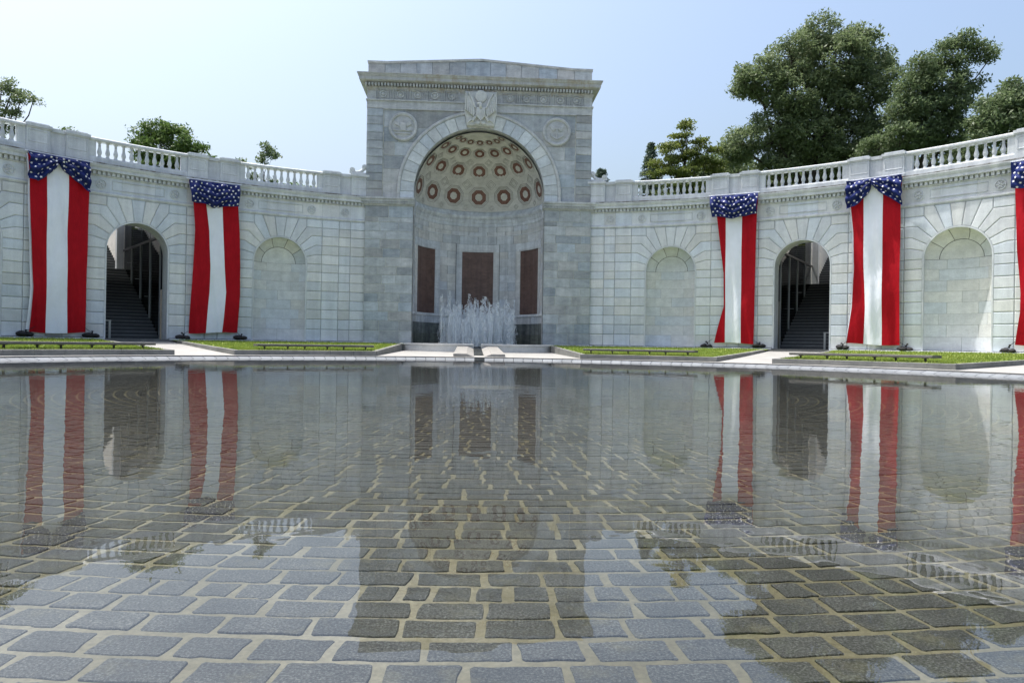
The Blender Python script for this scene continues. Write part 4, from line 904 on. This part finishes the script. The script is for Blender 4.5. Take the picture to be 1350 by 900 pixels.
# ------------------------------------------------------------------ banners and their sandbags
RBN = 22.68
BAN = {1: (-.7851, 'A', [(7.27,-1.025,-0.433,0.314,1.021),(6.42,-0.953,-0.383,0.327,1.021),(4.57,-0.885,-0.380,0.318,0.999),(2.29,-0.765,-0.363,0.341,0.983),(0.65,-0.87,-0.345,0.366,0.970)], 'shaded red and white banner, knotted star swag, pale lining along one edge'),
 2: (-.5328, 'B', [(7.23,-1.043,-0.382,0.324,1.012),(6.42,-0.836,-0.341,0.334,1.000),(5.19,-0.751,-0.169,0.397,1.077),(3.66,-0.793,-0.102,0.469,1.134),(2.51,-0.850,-0.127,0.553,1.134),(0.75,-0.915,-0.242,0.425,1.048)], 'shaded red and white banner with rounded star swag, between dark doorway and niche'),
 3: (.5328, 'B', [(7.35,-1.000,-0.356,0.358,1.044),(6.51,-0.747,-0.351,0.363,1.004),(4.88,-0.555,-0.354,0.350,0.965),(3.85,-0.423,-0.352,0.352,0.944),(2.33,-0.394,-0.330,0.360,0.939),(1.43,-0.632,-0.321,0.373,0.929),(0.66,-0.786,-0.309,0.384,0.927)], 'narrow banner whose outer red stripe pinches away halfway down, star swag rounded below'),
 4: (.7851, 'A', [(7.41,-1.076,-0.438,0.299,1.016),(6.66,-0.914,-0.408,0.309,0.963),(5.32,-0.794,-0.390,0.315,0.969),(3.83,-0.736,-0.376,0.323,0.966),(2.18,-0.809,-0.314,0.322,0.967),(0.70,-1.002,-0.374,0.330,0.986)], 'sunlit red and white banner with knotted star swag, beside the doorway below the oaks'),
 5: (1.0374, 'B', [(7.20,-1.028,-0.401,0.32,1.03),(6.30,-0.973,-0.391,0.33,1.0),(4.04,-0.886,-0.364,0.33,.98),(2.58,-0.777,-0.347,0.33,.96),(1.92,-0.785,-0.340,0.33,.96),(0.74,-0.931,-0.326,0.34,.98)], 'sunlit red striped banner cut off by the picture edge')}
def interp(rows, z, c): return float(np.interp(-z, [-r[0] for r in rows], [r[c] for r in rows]))
for b, (tc, ty, rows, lab) in BAN.items():
    zt, zb = rows[0][0], rows[-1][0]; Bo = thing('banner', (RBN * sin(tc), RBN * cos(tc), zb), lab, 'banner', 'banners hung on the wall')
    ph = b * 1.7; NV = 44
    def pos(s, z, d):
        t = tc + s / RBN; k = (7.3 - z) / 6.6
        d += .045 * sin(s * 5.2 + ph + .25 * z) * k + .03 * sin(s * 11 + z * .9 + ph * 2) * (.3 + k) + .02 * sin(s * 3 - z * 2.3 + ph) + .012 * sin(s * 17 + 1.3 * z + 2 * sin(z + ph)) - .05 * k + .05 * sin(pi * min(1, k)) * sin(ph)
        return ((RBN - d) * sin(t), (RBN - d) * cos(t), z)
    def strip(name, fl, fr_, mat, n, dd=0.0, z0=zt - .02, z1=zb):
        v = []; f = []
        for j in range(NV + 1):
            z = z0 + (z1 - z0) * j / NV; l, r_ = fl(z), fr_(z)
            for i in range(n + 1):
                u = i / n; sag = .035 * sin(pi * (l + (r_ - l) * u + 1) / 2) if False else 0
                zz = z - (.04 * sin(2.2 * (l + (r_ - l) * u) + ph) * (j / NV)); v.append(pos(l + (r_ - l) * u, zz, dd))
        for j in range(NV):
            for i in range(n): a = j * (n + 1) + i; f.append((a, a + n + 1, a + n + 2, a + 1))
        return put(name, mesh(name, v, f, mat, True), Bo)
    c_ = lambda k: (lambda z: interp(rows, z, k))
    strip('red_stripe', c_(1), c_(2), 'red', 9); strip('white_stripe', c_(2), c_(3), 'white', 9, .004); strip('red_stripe', c_(3), c_(4), 'red', 9, .002)
    if b in (1, 4): strip('pale_lining', lambda z: c_(1)(z) - .03 - (.06 * (7.3 - z) / 6 if b == 1 else .02), lambda z: c_(1)(z) + .04, 'white', 2, -.05)
    # swag
    NU, NW = 64, 26
    def low(u):
        if ty == 'A':
            # two drapes that part in the middle
            h = 1.02 if u < .45 else 1.2; k = abs(u - .47) / (.47 if u < .47 else .53); e = .17 + (h - .17) * (min(1, k * 1.5) ** .5 if u < .47 else k ** .75)
            if b == 4 and u < .47: e += .25 * max(0, k - .5)
            return e
        return .93 + .10 * math.exp(-((u - .5) / .2) ** 2)
    def sw(u, v_):
        s = -1.05 + 2.09 * u + .02 * sin(9 * u + ph); top = zt + .03 - .06 * sin(pi * u) * (1 if ty == 'B' else .6) + .015 * sin(17 * u + ph)
        z = top - low(u) * v_
        if ty == 'B': fold = .085 * sin(2 * pi * (v_ * 3.2 + 1.2 * abs(u - .5) * 2) + ph) * (.3 + v_) * min(1, 4 * u, 4 * (1 - u)) + .085 * sin((u - .5) * 26 * (1.0 - .45 * v_) + ph) * (1 - .35 * v_)
        else:
            k = abs(u - .47) * 2; fold = .095 * sin(2 * pi * (v_ * 2.6 - k * .7) + ph) * (.4 + .6 * min(1, k * 1.6)) + .05 * sin(u * 34 + ph + v_ * 3)
        # gather the edge towards the drape ends
        sx = s + (.0 if ty == 'A' else .07 * sin(2 * pi * (u - .5)) * v_ * 0) ; 
        if b in (2, 3): sx += (.12 if u < .5 else -.03) * v_ * abs(u - .5) * 2
        t = tc + sx / RBN; d = .13 + .12 * sin(pi * min(1, v_ * .93 + .05)) + fold; return Vector(((RBN - d) * sin(t), (RBN - d) * cos(t), z))
    v = [sw(i / NU, j / NW) for j in range(NW + 1) for i in range(NU + 1)]; f = [(j * (NU + 1) + i, (j + 1) * (NU + 1) + i, (j + 1) * (NU + 1) + i + 1, j * (NU + 1) + i + 1) for j in range(NW) for i in range(NU)]
    # top return to the cornice
    n0 = len(v); v += [Vector(((RBN + .0) * sin(tc + (-1.05 + 2.09 * i / NU) / RBN), RBN * cos(tc + (-1.05 + 2.09 * i / NU) / RBN), zt + .05)) for i in range(NU + 1)]; f += [(n0 + i, i, i + 1, n0 + i + 1) for i in range(NU)]
    Sw = put('star_swag', mesh('star_swag', v, f, 'blue', True), Bo); mb = MB()
    rows_ = 6; 
    for j in range(rows_):
        for i in range(10):
            u = (i + .5 + (.5 if j % 2 else 0)) / 10.3 + random.uniform(-.012, .012); vv = (j + .5) / rows_ + random.uniform(-.03, .03)
            if not .02 < u < .98 or (ty == 'A' and low(u) < .45 and j % 2): continue
            p = sw(u, vv); du = (sw(min(1, u + .02), vv) - sw(max(0, u - .02), vv)).normalized(); dv = (sw(u, min(1, vv + .03)) - sw(u, max(0, vv - .03))).normalized(); nn = du.cross(dv).normalized()
            if nn.dot(Vector((-sin(tc), -cos(tc), 0))) < 0: nn = -nn
            dv = nn.cross(du); a0 = random.uniform(0, 6.28); r_ = .055; pts = []
            for k in range(10): rr_ = r_ if k % 2 == 0 else r_ * .42; a_ = a0 + k * pi / 5; pts.append(p + nn * .02 + du * rr_ * cos(a_) + dv * rr_ * sin(a_))
            mb.add(pts, [tuple(range(10))])
    tag(put('stars', mb.mesh('stars', 'star'), Sw, sub=True), kind='stuff')
    mb = MB()
    mb.tube([((RBN - .02) * sin(tc + x / RBN), (RBN - .02) * cos(tc + x / RBN), zt + .075) for x in np.linspace(-1.12, 1.12, 7)], .018, 6); put('hanging_rod', mb.mesh('hanging_rod', 'white'), Bo)
def bag_me(seed):
    rnd = random.Random(seed); mb = MB(); n, m = 14, 8; ph = [rnd.uniform(0, 6) for _ in range(6)]
    for cx, s in ((-.11, .95), (.13, .8)):
        v = []
        for j in range(m + 1):
            e = pi * j / m
            for k in range(n):
                a = 2 * pi * k / n; r_ = 1 + .14 * sin(2 * a + ph[0] + e) + .1 * sin(3 * a + ph[1]) + .08 * sin(5 * a + 3 * e + ph[2]); v.append((cx + .19 * s * r_ * sin(e) * cos(a), .13 * s * r_ * sin(e) * sin(a), max(0, .085 * s + .10 * s * r_ * cos(e) + .03 * sin(ph[3]))))
        mb.add(v, [(j * n + k, j * n + (k + 1) % n, (j + 1) * n + (k + 1) % n, (j + 1) * n + k)[::-1] for j in range(m) for k in range(n)])
    mb.tube([(.02, 0, .15), (.03, .01, .21), (rnd.uniform(-.06, .08), .0, .27)], [.05, .02, .045], 7)
    return mb.mesh('sandbag', 'bag', True)
SB = [(-.8282, 1, 'black sandbag at the outer foot of the shaded banner with knotted swag'), (-.7318, 2, 'black sandbag between the shaded knotted banner and the doorway'), (-.5833, 3, 'black sandbag between the shaded doorway and the rounded swag banner'), (-.4800, 4, 'black sandbag at the foot of the shaded banner, on the niche side'),
      (.4831, 5, 'black sandbag under the pinched outer corner of the narrow banner'), (.5844, 6, 'black sandbag between the narrow banner and the doorway below the oaks'), (.7334, 7, 'black sandbag between the doorway below the oaks and the knotted sunlit banner'), (.8370, 8, 'black sandbag between the knotted sunlit banner and the sunlit niche'), (.9871, 9, 'black sandbag at the foot of the banner cut by the picture edge')]
for t, sd, lab in SB:
    o = put('sandbag', bag_me(sd)); o.location = (22.78 * sin(t), 22.78 * cos(t), .467); o.rotation_euler = (0, 0, -t + random.uniform(-.3, .3)); tag(o, lab, 'sandbag', 'sandbags holding the banners')
    side = 1 if any(abs(t - (tc - .042)) < .03 for tc in (-.7851, -.5328, .5328, .7851, 1.0374)) else -1
    mb = MB(); tt = t + side * .012; p0 = Vector((22.78 * sin(t), 22.78 * cos(t), .467)); p1 = Vector((22.6 * sin(tt), 22.6 * cos(tt), .85)); mb.tube([(0, 0, .2), tuple(Matrix.Rotation(-o.rotation_euler.z, 3, 'Z') @ (p1 - p0))], .009, 5)
    put('cord', mb.mesh('cord', 'bag'), o, sub=True)

# ------------------------------------------------------------------ trees
random.seed(21); rng = np.random.default_rng(21)
def limb(mb, a, b, r0, r1, wob=.12, n=5):
    a, b = Vector(a), Vector(b); L = (b - a).length; pts = [a.lerp(b, k / n) + Vector((random.uniform(-1, 1), random.uniform(-1, 1), random.uniform(-.4, .6))) * wob * L * (.25 if 0 < k < n else 0) for k in range(n + 1)]
    mb.tube(pts, [r0 + (r1 - r0) * k / n for k in range(n + 1)], 7); return pts
def leaves(clumps, per, size, spread, flat=.6):
    n = len(clumps) * per; c = np.repeat(np.array(clumps), per, 0); off = np.clip(rng.normal(0, 1, (n, 3)), -1.7, 1.7) * np.array([spread, spread, spread * flat]); p = c + off
    nz = rng.normal(0, 1, (n, 3)) + np.array([0, 0, .9]); nz /= np.linalg.norm(nz, axis=1)[:, None]; h = rng.normal(0, 1, (n, 3)); u = np.cross(nz, h); u /= np.linalg.norm(u, axis=1)[:, None] + 1e-9; w_ = np.cross(nz, u); s = (size * rng.uniform(.55, 1.35, n))[:, None]
    V = np.stack([p - u * s, p + w_ * s * .42 + nz * s * .12, p + u * s, p - w_ * s * .42 + nz * s * .12], 1).reshape(-1, 3); return V
def tree(name, label, cat, base, blobs, mat, n_clump, per, size, spread, trunk_r, group='trees behind the wall', depth=.9, limbs=True, flat=.6, vs=.85):
    base = Vector(base); T = thing(name, base, label, cat, group); mb = MB(); top = max(blobs, key=lambda b_: b_[2]); cen = Vector((np.mean([b_[0] for b_ in blobs]), np.mean([b_[1] for b_ in blobs]), np.mean([b_[2] for b_ in blobs])))
    fork = base.lerp(Vector((cen.x, cen.y, cen.z)), .38); B2 = []
    tot = sum(b_[3] ** 2 for b_ in blobs)
    for x, y, z, r_ in blobs: B2.append((x + random.uniform(-1, 1) * r_ * depth * .2, y + random.uniform(-1, 1) * r_ * depth * .45, z, r_))
    limb(mb, base, fork, trunk_r, trunk_r * .72, .06)
    clumps = []
    mid = fork.lerp(Vector((top[0], top[1], top[2])), .45); limb(mb, fork, mid, trunk_r * .7, trunk_r * .45, .08)
    for x, y, z, r_ in B2:
        c = Vector((x, y, z)); st = fork if random.random() < .55 else mid
        if limbs: limb(mb, st, c, trunk_r * .34, trunk_r * .10, .16)
        k = max(3, int(n_clump * r_ * r_ / tot))
        for i in range(k):
            d = rng.normal(0, 1, 3); d /= np.linalg.norm(d); rr_ = r_ * (.45 + .6 * rng.random() ** .6); p = np.array([x, y, z]) + d * rr_ * np.array([1, 1.15, vs]); clumps.append(p)
            if i % 4 == 0 and limbs: limb(mb, c, p, trunk_r * .09, trunk_r * .025, .2, 3)
    tr = put('trunk', mb.mesh('trunk', 'bark', True), T)
    V = leaves(clumps, per, size, spread, flat); n = len(V) // 4; me = bpy.data.meshes.new('crown'); me.vertices.add(len(V)); me.vertices.foreach_set('co', V.ravel()); me.loops.add(len(V)); me.loops.foreach_set('vertex_index', np.arange(len(V), dtype=np.int32)); me.polygons.add(n); me.polygons.foreach_set('loop_start', np.arange(0, 4 * n, 4, dtype=np.int32)); me.update(calc_edges=True); me.validate(); me.materials.append(M[mat]); put('crown', me, T)
    return T
ZT = 7.25
oak = [(28.61, 44.99, 26.69, 1.64), (31.34, 44.83, 26.29, 1.52), (33.26, 44.71, 24.23, 1.52), (25.8, 45.15, 24.75, 1.9), (29.28, 44.95, 24.17, 2.4), (23.62, 45.28, 22.81, 1.77), (22.17, 45.37, 22.35, 1.14), (25.85, 45.15, 21.58, 2.4), (32.16, 44.78, 22.0, 2.02), (29.01, 44.96, 21.0, 2.53), (24.62, 45.22, 19.03, 1.9), (22.12, 45.37, 17.41, 1.64), (21.0, 45.44, 16.25, 1.01), (27.16, 45.07, 18.12, 2.28), (30.95, 44.85, 18.18, 2.15), (33.46, 44.7, 19.17, 1.64), (25.29, 45.18, 16.32, 1.64), (29.4, 44.94, 15.94, 1.9), (32.87, 44.74, 16.31, 1.52)]
tree('oak_tree', 'largest tree, broad olive grey oak towering over the wall', 'tree', (28.2, 45.5, ZT), oak, 'oak', 950, 95, .15, .38, .55)
sec = [(35.99, 38.54, 23.41, .91), (37.25, 38.47, 22.64, .79), (38.27, 38.41, 22.65, .51), (34.71, 38.62, 22.25, 1.25), (33.02, 38.72, 21.43, 1.02), (32.19, 38.77, 20.28, 1.13), (34.45, 38.63, 20.32, 1.59), (36.43, 38.51, 20.58, .91), (31.65, 38.8, 18.4, 1.36), (33.8, 38.67, 18.27, 1.59), (35.72, 38.56, 18.64, 1.25), (33.09, 38.71, 16.55, 1.36), (35.35, 38.58, 16.93, 1.36), (31.4, 38.81, 16.13, 1.25), (29.6, 38.9, 15.4, 1.1)]
tree('oak_tree', 'open crowned oak with bare slanting limbs showing, next to the largest tree', 'tree', (31.5, 39.5, ZT), sec, 'darkleaf', 400, 80, .14, .35, .34)
third = [(36.75, 34.49, 18.56, .73), (35.72, 34.55, 17.39, .94), (37.29, 34.46, 17.42, 1.05), (34.85, 34.6, 16.33, .94), (36.52, 34.5, 15.94, 1.26), (34.44, 34.63, 15.27, .84), (38.19, 34.4, 16.38, 1.05), (39.11, 34.35, 17.97, 1.26)]
tree('oak_tree', 'smaller dark tree at the picture edge behind the balustrade', 'tree', (37, 35, ZT), third, 'darkleaf', 190, 75, .15, .34, .28)
ced = [(16.4, 42.7, 18.1, .25), (16.35, 42.7, 17.75, .5), (16.16, 42.72, 16.94, .84), (15.34, 42.77, 16.09, .96), (17.37, 42.65, 16.48, .72), (18.45, 42.58, 15.89, .72), (16.48, 42.7, 15.56, 1.2), (14.88, 42.8, 15.0, .96), (17.87, 42.62, 14.92, 1.08), (18.89, 42.56, 14.58, .72), (14.41, 42.82, 14.27, .84), (16.21, 42.72, 14.18, 1.2), (15.4, 42.8, 12.9, 1.2), (17.4, 42.6, 13, 1.2)]
tree('cedar_tree', 'yellow green layered tree with a pointed top above the wall', 'tree', (16.4, 42.9, ZT), ced, 'cedarleaf', 150, 80, .13, .32, .24, flat=.22, vs=.35)
def conifer(label, base, ztip, rad_, mat, zlow):
    base = Vector(base); T = thing('spruce_tree', base, label, 'tree', 'trees behind the wall'); mb = MB(); mb.tube([base, (base.x, base.y, (base.z + ztip) / 2), (base.x, base.y, ztip)], [.16, .09, .015], 6); cl = []
    z = zlow
    while z < ztip:
        k = (ztip - z) / (ztip - zlow); L = rad_ * k + .08
        for i in range(6):
            a = random.random() * 6.28; tip = Vector((base.x + L * cos(a), base.y + L * sin(a), z - .15 * L)); mb.tube([(base.x, base.y, z + .1 * L), tip], [.03, .008], 4)
            for u in np.linspace(.2, 1, max(2, int(L * 5))): cl.append((base.x + L * cos(a) * u, base.y + L * sin(a) * u, z + .1 * L - .25 * L * u))
        z += .28 * (.5 + k)
    put('trunk', mb.mesh('trunk', 'bark'), T); V = leaves(cl, 26, .10, .13, .5); put('crown', mesh('crown', V.tolist(), [(4 * i, 4 * i + 1, 4 * i + 2, 4 * i + 3) for i in range(len(V) // 4)], mat), T)
conifer('slender blue green spruce tip beside the yellow green tree', (14.95, 47.8, ZT), 17.9, 2.2, 'spruce', 9.5)
conifer('tiny dark conifer tip showing beside the stone arch', (7.42, 30.2, ZT), 11.0, 1.1, 'spruce', 8.0)
lf = [(-32.23, 37.57, 17.62, .61), (-31.41, 37.52, 17.12, .72), (-30.78, 37.48, 16.61, .46), (-30.06, 37.44, 16.47, .36), (-31.9, 37.55, 16.08, .72), (-33.09, 37.62, 16.73, 1.13), (-31.18, 37.51, 15.73, .41), (-32.8, 37.6, 15.2, 1.02), (-32.03, 37.56, 14.69, .72), (-34.5, 37.7, 15.5, 1.4), (-33.5, 37.7, 13.6, 1.2)]
tree('oak_tree', 'loose airy tree at the opposite picture edge from the oaks', 'tree', (-34, 38, ZT), lf, 'oak', 110, 60, .11, .24, .26)
bs = [(-20.42, 33.86, 13.6, .77), (-19.31, 33.8, 13.33, .77), (-21.13, 33.91, 13.02, .67), (-19.92, 33.83, 12.51, 1.05), (-18.44, 33.75, 12.68, .67), (-17.62, 33.7, 12.4, .48), (-18.71, 33.76, 11.81, .96), (-20.87, 33.89, 11.87, .86), (-17.51, 33.69, 11.73, .58), (-19.5, 33.8, 10.8, 1.0), (-18.2, 33.7, 10.6, .8), (-20.8, 33.9, 10.7, .9), (-19.4, 33.8, 9.6, .9)]
tree('maple_tree', 'small bushy bright green tree standing alone above the wall', 'tree', (-19.5, 34, ZT), bs, 'maple', 210, 75, .12, .25, .16)
tree('sapling', 'thin sparse sapling with a few leaf tufts above the balustrade', 'tree', (-12.3, 29.5, ZT), [(-12.26, 29.37, 11.38, .35), (-12.51, 29.39, 10.94, .3), (-11.9, 29.35, 10.99, .3), (-12.27, 29.37, 11.7, .17), (-13.64, 29.46, 10.6, .26), (-13.1, 29.43, 10.5, .2), (-12.8, 29.4, 9.8, .3), (-11.9, 29.4, 9.6, .3)], 'darkleaf', 60, 22, .10, .14, .06)
tree('maple_tree', 'green tree top barely showing over the balustrade pier', 'tree', (-26, 34.4, ZT), [(-26.02, 34.2, 13.3, .3), (-25.68, 34.18, 13.1, .42), (-26.6, 34.25, 12.6, .5), (-25.9, 34.2, 12.2, .7), (-26.4, 34.3, 11.2, .7)], 'maple', 60, 45, .12, .2, .1)
SH = [(-10.4, 26.6, 8.3, .5, 'maple'), (-9.5, 26.5, 8.55, .45, 'maple'), (-8.4, 26.4, 8.4, .5, 'maple'), (-7.5, 26.4, 8.5, .42, 'maple'), (-6.6, 26.3, 8.2, .4, 'darkleaf'), (-16.4, 28.2, 8.3, .6, 'maple'), (-17.9, 28, 8.5, .6, 'darkleaf'), (-21.4, 26.2, 8.2, .6, 'maple'), (-24.6, 24.6, 9.6, .9, 'maple'), (-26.5, 24, 9.4, .9, 'darkleaf'),
      (9.6, 27.8, 8.5, .6, 'darkleaf'), (10.9, 27.6, 8.6, .6, 'darkleaf'), (12.2, 27.4, 8.5, .6, 'maple'), (21.5, 27.0, 9.3, 1.0, 'darkleaf'), (23.4, 26.5, 9.5, 1.0, 'maple'), (25.2, 25.4, 9.6, 1.0, 'darkleaf'), (26.8, 24.4, 9.8, 1.0, 'darkleaf'), (19.4, 28.5, 9.0, .9, 'darkleaf')]
SHL = ['light shrub at the banner end of the balustrade above the shaded niche', 'light green tallest shrub behind the balustrade above the shaded niche', 'light shrub behind the middle balusters above the shaded niche', 'light shrub second from the stone arch above the shaded niche', 'dark small shrub nearest the stone arch above the shaded niche',
 'light shrub under the bushy tree, behind the balustrade above the shaded doorway', 'dark shrub under the bushy tree, behind the balustrade above the shaded doorway', 'light shrub at the knotted banner end of the balustrade above the shaded doorway', 'light shrub behind the balustrade at the shaded side picture edge', 'dark shrub behind the balustrade at the shaded side picture edge',
 'dark shrub nearest the arch, behind the balustrade below the cedar', 'dark shrub between two others, behind the balustrade below the cedar', 'light green shrub behind the balustrade below the cedar', 'dark shrub behind the knotted sunlit banner end of the far balustrade', 'light green shrub behind the balustrade above the sunlit niche', 'dark shrub beside the light one behind the balustrade above the sunlit niche', 'dark shrub at the sunlit side picture edge behind the balustrade', 'dark shrub behind the balustrade above the doorway below the oaks']
for i, (x, y, z, r_, mt) in enumerate(SH):
    tree('shrub', SHL[i], 'shrub', (x, y, ZT), [(x, y, z, r_), (x + r_ * .7, y, z - .35, r_ * .8), (x - r_ * .7, y, z - .4, r_ * .8), (x, y, z - .8, r_)], mt, 44, 40, .1, .18, .05, 'shrubs behind the balustrade')
# the wood far behind the oaks reads as one mass
cl = []
for x, y, z, r_ in [(20.5, 50, 15.5, 2.2), (24, 52, 16, 2.6), (31, 52, 17.5, 2.8), (36, 48, 16, 2.6), (40, 44, 16, 2.6), (44, 40, 17, 3), (28, 50, 14.5, 2.6), (34, 46, 13, 2.4), (22, 50, 12, 2.4), (39, 42, 13, 2.4)]:
    for i in range(130):
        d = rng.normal(0, 1, 3); d /= np.linalg.norm(d); cl.append(np.array([x, y, z - 1.2]) + d * r_ * (.4 + .6 * rng.random()) * np.array([1.2, 1, 1.5]))
V = leaves(cl, 45, .26, .55); tag(put('distant_wood', mesh('distant_wood', V.tolist(), [(4 * i, 4 * i + 1, 4 * i + 2, 4 * i + 3) for i in range(len(V) // 4)], 'darkleaf')), kind='stuff')
